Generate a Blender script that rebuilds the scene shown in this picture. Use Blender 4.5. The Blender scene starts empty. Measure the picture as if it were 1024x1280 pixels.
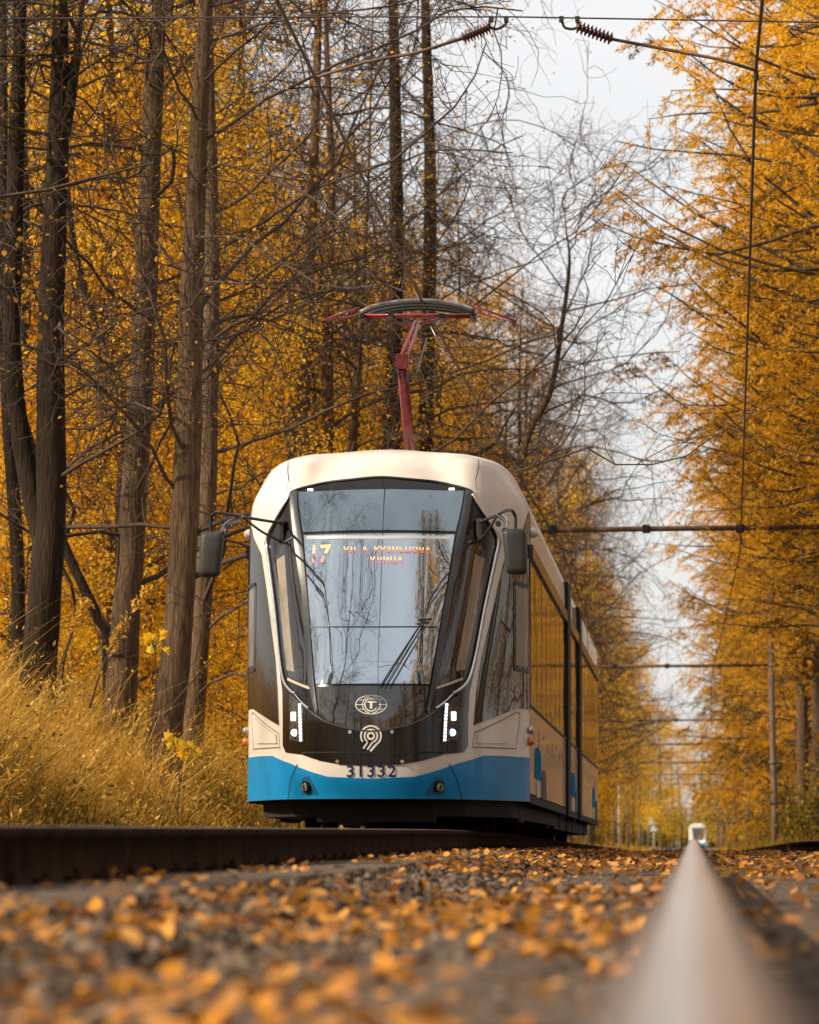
import bpy, bmesh, math, random
import numpy as np
from mathutils import Vector, Matrix
R = math.radians
rng = np.random.default_rng(7)
random.seed(7)
sc = bpy.context.scene
col = sc.collection

# ------------------------------------------------------------------ camera
F = 5320.0                      # focal length in pixels of the 1024 px wide photograph
YAW, PITCH = math.atan(355 / F * math.cos(math.atan(400 / F))), math.atan(400 / F)
EYE = Vector((0, 0, 0.062))
cd = bpy.data.cameras.new('camera'); cam = bpy.data.objects.new('camera', cd); col.objects.link(cam)
cd.sensor_fit = 'HORIZONTAL'; cd.sensor_width = 36; cd.lens = F / 1024 * 36
cam.location = EYE; cam.rotation_euler = (math.pi / 2 + PITCH, 0, YAW)
cd.clip_start = 0.05; cd.clip_end = 6000
cd.dof.use_dof = True; cd.dof.focus_distance = 36.6; cd.dof.aperture_fstop = 6.8
sc.camera = cam
# ------------------------------------------------------------------ world, sun, exposure
SUN_AZ, SUN_EL = R(-118), R(33)      # direction to the sun measured from +Y towards +X
w = bpy.data.worlds.new('World'); sc.world = w; w.use_nodes = True
nt = w.node_tree; nt.nodes.clear()
N = nt.nodes.new; L = nt.links.new
out = N('ShaderNodeOutputWorld'); bg = N('ShaderNodeBackground'); sky = N('ShaderNodeTexSky')
sky.sky_type = 'NISHITA'; sky.sun_disc = False; sky.sun_elevation = SUN_EL; sky.sun_rotation = SUN_AZ
sky.air_density = 1.2; sky.dust_density = 2.0
tc = N('ShaderNodeTexCoord'); no = N('ShaderNodeTexNoise'); no.inputs['Scale'].default_value = 2.2
no.inputs['Detail'].default_value = 6; no.inputs['Roughness'].default_value = .6
mp = N('ShaderNodeMapping'); mp.inputs['Scale'].default_value = (1, 1, 2.6)
rp = N('ShaderNodeValToRGB'); rp.color_ramp.elements[0].position = .36; rp.color_ramp.elements[0].color = (.72, .72, .72, 1)
rp.color_ramp.elements[1].position = .58; rp.color_ramp.elements[1].color = (.97, .97, .97, 1)
mx = N('ShaderNodeMix'); mx.data_type = 'RGBA'; mx.inputs[7].default_value = (8.3, 8.25, 8.3, 1)
L(tc.outputs['Generated'], mp.inputs[0]); L(mp.outputs[0], no.inputs['Vector']); L(no.outputs['Fac'], rp.inputs[0])
L(rp.outputs[0], mx.inputs[0]); L(sky.outputs[0], mx.inputs[6]); L(mx.outputs[2], bg.inputs[0]); L(bg.outputs[0], out.inputs[0])
bg.inputs[1].default_value = 0.080
sd = bpy.data.lights.new('sun', 'SUN'); so = bpy.data.objects.new('sun', sd); col.objects.link(so)
sd.energy = 5.0; sd.angle = R(1.0); sd.color = (1.0, .83, .60)
sdir = Vector((math.sin(SUN_AZ) * math.cos(SUN_EL), math.cos(SUN_AZ) * math.cos(SUN_EL), math.sin(SUN_EL)))
so.rotation_euler = sdir.to_track_quat('Z', 'Y').to_euler(); so.location = (-20, -20, 40)
sc.view_settings.view_transform = 'Standard'; sc.view_settings.look = 'None'
sc.view_settings.exposure = 0.55; sc.view_settings.gamma = 1; sc.view_settings.use_curve_mapping = False
sc.cycles.max_bounces = 6; sc.cycles.transparent_max_bounces = 8
sc.cycles.use_denoising = True

# ------------------------------------------------------------------ projection helpers (to lay the place out)
_f = np.array([-math.sin(YAW) * math.cos(PITCH), math.cos(YAW) * math.cos(PITCH), math.sin(PITCH)])
_r = np.array([math.cos(YAW), math.sin(YAW), 0.0]); _u = np.cross(_r, _f)
def proj(P):
    d = np.asarray(P, float) - np.array(EYE)
    z = d @ _f
    return np.stack([512 + F * (d @ _r) / z, 640 - F * (d @ _u) / z], -1)
def at(px, py, Y):
    d = _f + _r * ((px - 512) / F) - _u * ((py - 640) / F)
    k = Y / d[1]
    return np.array([d[0] * k, Y, EYE.z + d[2] * k])
def smooth(a, b, x): 
    t = np.clip((np.asarray(x, float) - a) / (b - a), 0, 1); return t * t * (3 - 2 * t)
_py = np.array([-400, 25, 38, 51, 65, 104, 170, 270, 400, 600, 1000, 3000.])
_pz = np.array([0, 0, 0, -.035, -.09, -.33, -.75, -1.25, -1.7, -2.2, -2.8, -3.2])
_ty = np.concatenate([np.arange(-60, 300, 1.), np.arange(300, 3000, 5.)])
_tz = np.interp(_ty, _py, _pz)
_k = np.ones(15) / 15
_tz[:352] = np.convolve(np.pad(_tz, 7, mode='edge'), _k, 'valid')[:352]
def P(Y): return np.interp(Y, _ty, _tz)
def left_lift(Y): return .08 * (1 - smooth(32, 70, Y))
def rail_left(Y): return P(Y) + left_lift(Y)
def vnoise(x, y, s, seed=0):
    x = np.asarray(x, float) / s; y = np.asarray(y, float) / s
    xi = np.floor(x); yi = np.floor(y); fx = x - xi; fy = y - yi
    h = lambda a, b: np.modf(np.abs(np.sin(a * 127.1 + b * 311.7 + seed * 17.3) * 43758.5453))[0]
    fx = fx * fx * (3 - 2 * fx); fy = fy * fy * (3 - 2 * fy)
    return (h(xi, yi) * (1 - fx) + h(xi + 1, yi) * fx) * (1 - fy) + (h(xi, yi + 1) * (1 - fx) + h(xi + 1, yi + 1) * fx) * fy
def ground(X, Y):
    X = np.asarray(X, float); Y = np.asarray(Y, float)
    z = P(Y) - .185 + left_lift(Y) * smooth(-.9, -1.8, X) * 1.0
    z = z + .03 * smooth(-.9, -1.1, X) * smooth(-1.8, -1.3, X)
    z = z - .10 * smooth(-4.0, -4.6, X) + 1.25 * smooth(-4.8, -9, X) - .1 * smooth(2.0, 2.6, X) + .5 * smooth(3.2, 8, X)
    z = z + .25 * smooth(-5, -8, X) * (vnoise(X, Y, 4, 1) - .5) + .02 * (vnoise(X, Y, .6, 2) - .5)
    return z

# ------------------------------------------------------------------ materials
MATS = {}
def nodes_mat(name):
    m = bpy.data.materials.new(name); m.use_nodes = True; MATS[name] = m
    t = m.node_tree; b = t.nodes['Principled BSDF']
    return m, t, b
def mat(name, c, rough=.5, var=.12, scale=6, bump=0., bscale=30, metal=0., spec=.5, coat=0., emit=None, estr=0., stretch=(1, 1, 1), c2=None, objco=True):
    m, t, b = nodes_mat(name)
    b.inputs['Roughness'].default_value = rough; b.inputs['Metallic'].default_value = metal
    b.inputs['Specular IOR Level'].default_value = spec
    b.inputs['Coat Weight'].default_value = coat; b.inputs['Coat Roughness'].default_value = .04
    n = t.nodes.new; l = t.links.new
    co = n('ShaderNodeTexCoord'); mp = n('ShaderNodeMapping'); mp.inputs['Scale'].default_value = stretch
    l(co.outputs['Object'], mp.inputs[0])
    nz = n('ShaderNodeTexNoise'); nz.inputs['Scale'].default_value = scale; nz.inputs['Detail'].default_value = 5
    l(mp.outputs[0], nz.inputs['Vector'])
    mx = n('ShaderNodeMix'); mx.data_type = 'RGBA'
    if c2 is None: c2 = tuple(x * (1 - var * 2.2) for x in c)
    mx.inputs[6].default_value = (*[min(1, x * (1 + var)) for x in c], 1); mx.inputs[7].default_value = (*c2, 1)
    rp = n('ShaderNodeMapRange'); rp.inputs[1].default_value = .35; rp.inputs[2].default_value = .7
    l(nz.outputs['Fac'], rp.inputs[0]); l(rp.outputs[0], mx.inputs[0]); l(mx.outputs[2], b.inputs['Base Color'])
    if bump:
        nb = n('ShaderNodeTexNoise'); nb.inputs['Scale'].default_value = bscale; nb.inputs['Detail'].default_value = 4
        l(mp.outputs[0], nb.inputs['Vector'])
        bp = n('ShaderNodeBump'); bp.inputs['Strength'].default_value = bump; bp.inputs['Distance'].default_value = .02
        l(nb.outputs['Fac'], bp.inputs['Height']); l(bp.outputs[0], b.inputs['Normal'])
    if emit:
        b.inputs['Emission Color'].default_value = (*emit, 1); b.inputs['Emission Strength'].default_value = estr
    return m
def leaf_mat(name, stops, transl=.45, rough=.55, attr='tint'):
    m, t, b = nodes_mat(name); n = t.nodes.new; l = t.links.new
    at_ = n('ShaderNodeAttribute'); at_.attribute_name = attr
    oi = n('ShaderNodeObjectInfo')
    ad = n('ShaderNodeMath'); ad.operation = 'MULTIPLY_ADD'; ad.inputs[1].default_value = .25; 
    l(oi.outputs['Random'], ad.inputs[0]); l(at_.outputs['Fac'], ad.inputs[2])
    sb = n('ShaderNodeMath'); sb.operation = 'SUBTRACT'; sb.inputs[1].default_value = .125; l(ad.outputs[0], sb.inputs[0])
    rp = n('ShaderNodeValToRGB'); e = rp.color_ramp.elements
    e[0].position = stops[0][0]; e[0].color = (*stops[0][1], 1); e[1].position = stops[-1][0]; e[1].color = (*stops[-1][1], 1)
    for p_, c_ in stops[1:-1]:
        k = e.new(p_); k.color = (*c_, 1)
    l(sb.outputs[0], rp.inputs[0]); l(rp.outputs[0], b.inputs['Base Color']); b.inputs['Roughness'].default_value = rough
    b.inputs['Specular IOR Level'].default_value = .3
    tr = n('ShaderNodeBsdfTranslucent'); l(rp.outputs[0], tr.inputs['Color'])
    ms = n('ShaderNodeMixShader'); ms.inputs[0].default_value = transl
    o = t.nodes['Material Output']; l(b.outputs[0], ms.inputs[1]); l(tr.outputs[0], ms.inputs[2]); l(ms.outputs[0], o.inputs['Surface'])
    return m
GOLD = [(0, (.14, .07, .008)), (.22, (.72, .34, .010)), (.5, (.94, .52, .014)), (.85, (.95, .61, .03)), (1, (.85, .62, .06))]
M_yleaf = leaf_mat('golden_leaves', GOLD, .6)
M_larch = leaf_mat('larch_needles', [(0, (.05, .045, .010)), (.18, (.17, .13, .014)), (.40, (.78, .39, .010)), (.62, (.94, .49, .014)), (1, (.94, .58, .04))], .6)
M_sparse = leaf_mat('withered_leaves', [(0, (.20, .09, .02)), (.5, (.5, .24, .03)), (1, (.7, .38, .03))], .4)
M_grass = leaf_mat('dry_grass', [(0, (.04, .05, .010)), (.22, (.13, .10, .014)), (.5, (.50, .27, .03)), (.8, (.72, .40, .05)), (1, (.78, .52, .14))], .42)
M_fallen = leaf_mat('fallen_leaf_tissue', [(0, (.05, .02, .008)), (.3, (.30, .11, .02)), (.55, (.56, .25, .06)), (.8, (.72, .30, .015)), (1, (.70, .38, .12))], .3)
def bark_mat(name, c, c2, sc_=9):
    m, t, b = nodes_mat(name); n = t.nodes.new; l = t.links.new
    co = n('ShaderNodeTexCoord'); mp = n('ShaderNodeMapping'); mp.inputs['Scale'].default_value = (3.2, 3.2, .45)
    l(co.outputs['Object'], mp.inputs[0])
    a = n('ShaderNodeTexNoise'); a.inputs['Scale'].default_value = sc_; a.inputs['Detail'].default_value = 6; a.inputs['Roughness'].default_value = .65
    v = n('ShaderNodeTexVoronoi'); v.feature = 'DISTANCE_TO_EDGE'; v.inputs['Scale'].default_value = sc_ * .8
    nn = n('ShaderNodeTexNoise'); nn.inputs['Scale'].default_value = 1.1; nn.inputs['Detail'].default_value = 3
    l(mp.outputs[0], a.inputs['Vector']); l(mp.outputs[0], v.inputs['Vector']); l(co.outputs['Object'], nn.inputs['Vector'])
    mx = n('ShaderNodeMix'); mx.data_type = 'RGBA'; mx.inputs[6].default_value = (*c2, 1); mx.inputs[7].default_value = (*c, 1)
    r = n('ShaderNodeMapRange'); r.inputs[1].default_value = .35; r.inputs[2].default_value = .65; l(a.outputs['Fac'], r.inputs[0]); l(r.outputs[0], mx.inputs[0])
    m2 = n('ShaderNodeMix'); m2.data_type = 'RGBA'; m2.inputs[7].default_value = (c[0] * .55, c[1] * .62, c[2] * .5, 1)
    r2 = n('ShaderNodeMapRange'); r2.inputs[1].default_value = .5; r2.inputs[2].default_value = .75; l(nn.outputs['Fac'], r2.inputs[0]); l(r2.outputs[0], m2.inputs[0]); l(mx.outputs[2], m2.inputs[6])
    l(m2.outputs[2], b.inputs['Base Color']); b.inputs['Roughness'].default_value = .9; b.inputs['Specular IOR Level'].default_value = .2
    ad = n('ShaderNodeMath'); ad.operation = 'MULTIPLY_ADD'; ad.inputs[1].default_value = .8; l(v.outputs['Distance'], ad.inputs[0]); l(a.outputs['Fac'], ad.inputs[2])
    bp = n('ShaderNodeBump'); bp.inputs['Strength'].default_value = .7; bp.inputs['Distance'].default_value = .035
    l(ad.outputs[0], bp.inputs['Height']); l(bp.outputs[0], b.inputs['Normal'])
    return m
M_bark = bark_mat('linden_bark', (.17, .11, .066), (.045, .027, .017))
M_barkd = bark_mat('dark_bark', (.045, .029, .019), (.012, .008, .005))
M_twig = mat('twig_bark', (.062, .038, .023), .85, .2, 3)
M_larchbark = bark_mat('larch_bark', (.13, .08, .05), (.045, .03, .022))

# ------------------------------------------------------------------ object helpers
def tag(o, label=None, cat=None, group=None, kind=None):
    if label: o['label'] = label
    if cat: o['category'] = cat
    if group: o['group'] = group
    if kind: o['kind'] = kind
    return o
def empty(name, loc=(0, 0, 0), rot=(0, 0, 0), parent=None):
    o = bpy.data.objects.new(name, None); col.objects.link(o); o.location = loc; o.rotation_euler = rot
    o.empty_display_size = .2
    if parent: o.parent = parent
    return o
def link(name, me, m=None, parent=None):
    o = bpy.data.objects.new(name, me); col.objects.link(o)
    if m is not None and not len(me.materials):
        for q in (m if isinstance(m, (list, tuple)) else [m]): me.materials.append(q)
    if parent: o.parent = parent
    return o
def npmesh(name, V, faces, tint=None, smooth_=False, mi=None):
    """V (n,3); faces: list of (m,k) int arrays"""
    me = bpy.data.meshes.new(name)
    V = np.asarray(V, np.float32); faces = [np.asarray(f, np.int32) for f in faces if len(f)]
    me.vertices.add(len(V)); me.vertices.foreach_set('co', V.ravel())
    loops = np.concatenate([f.ravel() for f in faces]); tot = np.concatenate([np.full(len(f), f.shape[1], np.int32) for f in faces])
    st = np.concatenate([[0], np.cumsum(tot)[:-1]]).astype(np.int32)
    me.loops.add(len(loops)); me.loops.foreach_set('vertex_index', loops)
    me.polygons.add(len(tot)); me.polygons.foreach_set('loop_start', st); me.polygons.foreach_set('loop_total', tot)
    if smooth_: me.polygons.foreach_set('use_smooth', np.ones(len(tot), bool))
    if mi is not None: me.polygons.foreach_set('material_index', np.asarray(mi, np.int32))
    me.update(calc_edges=True)
    if tint is not None:
        a = me.attributes.new('tint', 'FLOAT', 'FACE'); a.data.foreach_set('value', np.asarray(tint, np.float32))
    me.validate()
    return me
def tubes(polys, radii, sides=3):
    """polys: list of (k,3) arrays, radii: list of (k,) arrays -> V, F"""
    Vs, Fs, base = [], [], 0
    byk = {}
    for p, r in zip(polys, radii): byk.setdefault(len(p), []).append((p, r))
    for k, lst in byk.items():
        Pn = np.array([a for a, _ in lst]); Rn = np.array([b for _, b in lst]); n = len(lst)
        T = np.gradient(Pn, axis=1); T /= np.linalg.norm(T, axis=2, keepdims=True) + 1e-9
        ref = np.tile(np.array([.31, .17, .93]), (n, 1)); m = np.abs((T[:, 0] * ref).sum(1)) > .9; ref[m] = (1, .2, 0)
        A = np.cross(T, ref[:, None, :]); A /= np.linalg.norm(A, axis=2, keepdims=True) + 1e-9
        B = np.cross(T, A)
        ang = np.arange(sides) * 2 * math.pi / sides
        ring = Pn[:, :, None, :] + Rn[:, :, None, None] * (A[:, :, None, :] * np.cos(ang)[None, None, :, None] + B[:, :, None, :] * np.sin(ang)[None, None, :, None])
        Vs.append(ring.reshape(-1, 3))
        idx = (np.arange(n)[:, None, None] * k + np.arange(k - 1)[None, :, None]) * sides
        s = np.arange(sides)[None, None, :]; s2 = (s + 1) % sides
        Fc = np.stack([idx + s, idx + s2, idx + sides + s2, idx + sides + s], -1).reshape(-1, 4) + base
        Fs.append(Fc); base += n * k * sides
    return np.concatenate(Vs), [np.concatenate(Fs)]
def tube_obj(name, pts, r, m, parent=None, sides=8, caps=True):
    pts = np.asarray(pts, float); rr = np.full(len(pts), r) if np.isscalar(r) else np.asarray(r, float)
    V, Fs = tubes([pts], [rr], sides)
    if caps: Fs = Fs + [np.array([list(range(sides))[::-1]]), np.array([list(range(len(V) - sides, len(V)))])]
    me = npmesh(name, V, Fs, smooth_=True)
    return link(name, me, m, parent)
def multi_tube(name, items, m, parent=None, sides=8):
    V, Fs = tubes([np.asarray(a, float) for a, _ in items], [np.full(len(a), r) if np.isscalar(r) else np.asarray(r, float) for a, r in items], sides)
    return link(name, npmesh(name, V, Fs, smooth_=True), m, parent)
def box_bm(bm, c, s, rot=None, bev=0.):
    r = bmesh.ops.create_cube(bm, size=1); vs = r['verts']
    M = Matrix.Translation(c) @ (rot.to_4x4() if rot is not None else Matrix()) @ Matrix.Diagonal((*s, 1))
    bmesh.ops.transform(bm, matrix=M, verts=vs)
    if bev:
        es = list({e for v in vs for e in v.link_edges})
        bmesh.ops.bevel(bm, geom=es, offset=bev, segments=2, affect='EDGES', profile=.6)
def bm_obj(name, bm, m, parent=None, smooth_=False):
    me = bpy.data.meshes.new(name); 
    bmesh.ops.recalc_face_normals(bm, faces=bm.faces)
    bm.to_mesh(me); bm.free()
    if smooth_:
        for p in me.polygons: p.use_smooth = True
    return link(name, me, m, parent)
def box(name, c, s, m, parent=None, rot=None, bev=0.):
    bm = bmesh.new(); box_bm(bm, c, s, rot, bev); return bm_obj(name, bm, m, parent)
def copy_tree(o, parent=None):
    c = o.copy(); col.objects.link(c)
    if parent: c.parent = parent
    for ch in [x for x in bpy.data.objects if x.parent is o and x is not c]: copy_tree(ch, c)
    return c

# ------------------------------------------------------------------ ground
M_soil = mat('forest_floor_soil', (.06, .038, .018), .95, .3, 1.2, .8, 8, c2=(.16, .09, .022))
M_ballast = mat('ballast_bed', (.075, .052, .038), .95, .3, 9, .9, 40, c2=(.03, .02, .014))
def sheet(name, xs, ys, zf, m):
    Xg, Yg = np.meshgrid(xs, ys, indexing='ij'); V = np.stack([Xg, Yg, zf(Xg, Yg)], -1).reshape(-1, 3)
    nx, ny = len(xs), len(ys); i = np.arange(nx - 1)[:, None] * ny + np.arange(ny - 1)[None, :]
    Fc = np.stack([i, i + ny, i + ny + 1, i + 1], -1).reshape(-1, 4)
    return link(name, npmesh(name, V, [Fc], smooth_=True), m)
xs = np.concatenate([-np.geomspace(300, 10, 16), np.arange(-9.6, -5, .4), np.arange(-5, 3.4, .2), np.arange(3.5, 9, .5), np.geomspace(9.5, 300, 16)])
ys = np.concatenate([np.arange(-60, 0, 6.), np.arange(0, 80, .8), np.arange(80, 200, 4), np.geomspace(204, 2400, 40)])
def zsoil(X, Y): return ground(X, Y) - .05 * ((X > -4.3) & (X < 2.3))
tag(sheet('ground', xs, ys, zsoil, M_soil), kind='structure')
xs = np.arange(-4.3, 2.31, .1); ys = np.concatenate([np.arange(-6, 50, .2), np.arange(50, 200, 1.5), np.geomspace(202, 2000, 60)])
def zbal(X, Y): return ground(X, Y) + .02 * (vnoise(X, Y, .23, 5) - .4) - .018
tag(sheet('ballast_bed', xs, ys, zbal, M_ballast), kind='structure')

# loose ballast stones, fallen leaves (nobody could count them)
def stones(n, ylo, yhi, size, name):
    u = rng.random(n); Y = ylo + (yhi - ylo) * u ** 1.3
    X = rng.uniform(-1.0, 1.0, n) * np.minimum(3.6, .2 + Y * .12) - np.minimum(2, Y * .07) + .2
    X = np.clip(X, -4.2, 2.2)
    k_ = ~((np.abs((Y - 1.0 + .31) % .62 - .31) < .12) & (X > -.55) & (rng.random(n) < .8)); X, Y = X[k_], Y[k_]; n = len(X)
    oc = np.array([[1, 0, 0], [-1, 0, 0], [0, 1, 0], [0, -1, 0], [0, 0, 1], [0, 0, -1]], float)
    base = oc[None] * rng.uniform(.55, 1.15, (n, 6, 1)) + rng.normal(0, .22, (n, 6, 3))
    s = size * rng.uniform(.5, 1.15, n)
    V = base * s[:, None, None]; V[..., 2] *= .75
    V += np.stack([X, Y, zbal(X, Y) + s * .2], -1)[:, None, :]
    f = np.array([[0, 2, 4], [2, 1, 4], [1, 3, 4], [3, 0, 4], [2, 0, 5], [1, 2, 5], [3, 1, 5], [0, 3, 5]])
    Fc = (f[None] + np.arange(n)[:, None, None] * 6).reshape(-1, 3)
    return npmesh(name, V.reshape(-1, 3), [Fc], tint=np.repeat(rng.random(n), 8))
M_stone = leaf_mat('crushed_stone', [(0, (.025, .016, .011)), (.5, (.065, .045, .031)), (1, (.20, .14, .095))], 0.0, .85)
V1 = stones(52000, 3.5, 48, .03, 'ballast_stones')
tag(link('ballast_stones', V1, M_stone), 'grey brown crushed stone ballast between and beside the rails', 'gravel', kind='stuff')
def leaves(name, X, Y, size, zf, lift=.02, tilt=.5, tint=None):
    n = len(X)
    a = rng.uniform(0, 2 * math.pi, n); s = size * rng.uniform(.6, 1.3, n)
    shp = np.array([[0, -1, 0], [.62, -.25, .0], [.5, .45, .0], [0, 1, 0], [-.5, .45, 0], [-.62, -.25, 0]], float)
    V = np.tile(shp[None], (n, 1, 1)); curl = rng.uniform(-.1, .75, n)
    V[..., 2] = curl[:, None] * (np.abs(V[..., 0]) * .9 + V[..., 1] ** 2 * .35) + rng.normal(0, .07, (n, 6))
    V *= s[:, None, None] * .5
    tx = rng.normal(0, tilt, n); ty = rng.normal(0, tilt, n)
    c, s_ = np.cos(tx), np.sin(tx); y = V[..., 1] * c[:, None] - V[..., 2] * s_[:, None]; z = V[..., 1] * s_[:, None] + V[..., 2] * c[:, None]
    V[..., 1], V[..., 2] = y, z
    c, s_ = np.cos(ty), np.sin(ty); x = V[..., 0] * c[:, None] + V[..., 2] * s_[:, None]; z = -V[..., 0] * s_[:, None] + V[..., 2] * c[:, None]
    V[..., 0], V[..., 2] = x, z
    c, s_ = np.cos(a), np.sin(a); x = V[..., 0] * c[:, None] - V[..., 1] * s_[:, None]; y = V[..., 0] * s_[:, None] + V[..., 1] * c[:, None]
    V[..., 0], V[..., 1] = x, y
    V += np.stack([X, Y, zf(X, Y) + lift * rng.uniform(.3, 1.4, n)], -1)[:, None, :]
    k = np.arange(n)[:, None] * 6
    F1 = (k + np.array([[0, 1, 2, 3]])); F2 = (k + np.array([[0, 3, 4, 5]]))
    t = rng.random(n) if tint is None else tint
    return V.reshape(-1, 3), [F1, F2], np.concatenate([t, t])
def zleaf(X, Y):
    on = (np.abs((Y - 1.0 + .31) % .62 - .31) < .12) & (X > -.6) & (X < 2.1)
    return np.where(on, np.maximum(zbal(X, Y), P(Y) - .172), zbal(X, Y))
n = 50000
Y = 3.6 + 110 * rng.random(n) ** 1.75
X = rng.uniform(-4.2, 2.2, n); keep = (X > -.17 * Y - .3) & (X < .05 * Y + .4)
dens = vnoise(X, Y * .45, .75, 3) * .7 + vnoise(X, Y, .25, 8) * .3 + .10 * (X > -2) * (X < -.1)
keep &= (rng.random(n) < np.clip(dens * 3.6 - 1.5, .05, 1)); keep &= (np.abs(X) > .09) & (np.abs(X + 1.94) > .09)
X, Y = X[keep], Y[keep]
V, Fs, t = leaves('fallen_leaves', X, Y, .042 + .0005 * Y, zleaf, .03, .45)
tag(link('fallen_leaves', npmesh('fallen_leaves', V, Fs, tint=t), M_fallen), 'orange and tan fallen leaves lying over the ballast between the tracks', 'fallen leaves', kind='stuff')

n = 2600
Y = 4.0 + 60 * rng.random(n) ** 1.5; X = rng.uniform(-4.2, 2.2, n); keep = (X > -.17 * Y - .3) & (X < .05 * Y + .4) & (np.abs(X) > .1) & (np.abs(X + 1.94) > .1)
keep &= vnoise(X, Y * .45, .75, 3) > .5; X, Y = X[keep], Y[keep]
V, Fs, t = leaves('broad_leaves', X, Y, .06, zleaf, .035, .45, tint=np.clip(rng.normal(.72, .16, len(X)), 0, 1))
tag(link('broad_fallen_leaves', npmesh('broad_fallen_leaves', V, Fs, tint=t), M_fallen), 'larger curled yellow leaves caught on top of the litter between the rails', 'fallen leaves', kind='stuff')

# ------------------------------------------------------------------ railway tracks
M_railtop = mat('polished_rail_steel', (.42, .33, .27), .4, .2, 3, .03, 60, metal=.7, stretch=(12, .25, 1), c2=(.24, .16, .11))
M_rust = mat('rusty_rail_web', (.034, .017, .010), .95, .3, 8, .5, 60, spec=.08)
M_band = mat('rail_running_band', (.66, .58, .52), .24, .15, 3, .02, 60, metal=.9, stretch=(30, .15, 1), c2=(.46, .37, .30))
M_sleeper = mat('weathered_sleeper', (.125, .088, .06), .9, .25, 10, .8, 40, stretch=(1, 6, 1), c2=(.05, .035, .023))
prof = [(-.066, -.18), (-.066, -.168), (-.02, -.15), (-.009, -.13), (-.009, -.05), (-.03, -.037), (-.036, -.03), (-.036, -.008), (-.030, -.002), (-.016, .0),
        (.016, .0), (.030, -.002), (.036, -.008), (.036, -.03), (.03, -.037), (.009, -.05), (.009, -.13), (.02, -.15), (.066, -.168), (.066, -.18)]
ry = np.concatenate([np.arange(-8, 0, 1.), np.arange(0, 60, .5), np.arange(60, 300, 3), np.geomspace(303, 1400, 40)])
def rail(x0, zf, parent):
    pr = np.array(prof); k = len(pr); n = len(ry)
    V = np.stack([np.broadcast_to(pr[None, :, 0] + x0, (n, k)), np.broadcast_to(ry[:, None], (n, k)), zf(ry)[:, None] + pr[None, :, 1]], -1).reshape(-1, 3)
    i = np.arange(n - 1)[:, None] * k + np.arange(k - 1)[None, :]
    Fc = np.stack([i, i + 1, i + k + 1, i + k], -1).reshape(-1, 4)
    mi = np.tile([(1 if j in (8, 10) else 2 if j == 9 else 0) for j in range(k - 1)], n - 1)
    me = npmesh('rail', V, [Fc], smooth_=False, mi=mi); me.materials.append(M_rust); me.materials.append(M_railtop); me.materials.append(M_band)
    return link('rail', me, None, parent)
def clips_mesh():
    bm = bmesh.new()
    for s in (-1, 1):
        box_bm(bm, (s * .075, 0, .02), (.05, .07, .02)); box_bm(bm, (s * .085, 0, .035), (.022, .022, .03))
    me = bpy.data.meshes.new('rail_fastening'); bm.to_mesh(me); bm.free(); me.materials.append(M_rust); return me
ME_clip = clips_mesh()
def track(xc, zf, label):
    t = empty('railway_track', (0, 0, 0)); tag(t, label, 'railway track')
    rail(xc - .76, zf, t); rail(xc + .76, zf, t)
    bm = bmesh.new(); box_bm(bm, (0, 0, -.075), (2.7, .25, .15), None, .015); me = bpy.data.meshes.new('sleeper'); bm.to_mesh(me); bm.free(); me.materials.append(M_sleeper)
    ps = []; i = 0
    while True:
        y = 1.0 + i * .62; i += 1
        if i <= 150:
            o = bpy.data.objects.new('sleeper', me); col.objects.link(o); o.parent = t
            o.location = (xc + random.uniform(-.03, .03), y, float(zf(y)) - .168 + random.uniform(-.004, .004)); o.rotation_euler = (0, 0, random.uniform(-.01, .01))
        elif y < 420: ps.append(y)
        else: break
    bm = bmesh.new()
    for y in ps: box_bm(bm, (xc, y, float(zf(y)) - .245), (2.7, .25, .15))
    tag(bm_obj('far_sleepers', bm, M_sleeper, t), kind='stuff')
    V, Fc = [], []; cv = np.array([v.co[:] for v in ME_clip.vertices]); cf = np.array([list(p.vertices) for p in ME_clip.polygons])
    for k in range(100):
        y = 1.0 + k * .62
        for s in (-.76, .76):
            Fc.append(cf + len(V) * len(cv)); V.append(cv + np.array([xc + s, y, float(zf(y)) - .178]))
    tag(link('rail_fastenings', npmesh('rail_fastenings', np.concatenate(V), [np.concatenate(Fc)]), M_rust, t), kind='stuff')
    return t
track(.76, P, 'railway track whose shiny rail leads from the viewer to the distant tram')
track(-2.70, rail_left, 'railway track with dark rusty rails carrying the blue and white tram')

# ------------------------------------------------------------------ tram
M_cream = mat('cream_paint', (.69, .635, .58), .42, .03, 2.0, coat=.22, c2=(.60, .54, .48), spec=.35, stretch=(1, 1, .3))
M_blue = mat('blue_paint', (.003, .20, .47), .5, .06, 3, coat=.06, c2=(.002, .17, .40), spec=.2)
M_blueprint = mat('blue_print', (.003, .16, .36), .9, .06, 3, spec=.05)
M_whiteprint = mat('white_print', (.6, .58, .55), .9, .06, 3, spec=.05)
M_black = mat('gloss_black_panel', (.007, .006, .006), .2, .1, 4, coat=.25, spec=.35)
M_side = mat('glossy_cream_side', (.62, .53, .43), .2, .04, 2.0, coat=.45, c2=(.54, .45, .36))
M_matte = mat('matte_black_plastic', (.02, .019, .018), .55, .2, 10, .15, 80)
M_under = mat('underframe_black', (.008, .007, .006), .8, .3, 8)
M_seam = mat('panel_gap_black', (.012, .011, .011), .7, .1, 8)
M_mirror = mat('mirror_grey_plastic', (.045, .043, .042), .5, .2, 6, .1, 60)
M_dred = mat('dark_red_paint', (.21, .010, .014), .4, .2, 8, coat=.3)
M_steel = mat('worn_steel', (.30, .28, .26), .4, .3, 12, metal=.8)
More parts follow.
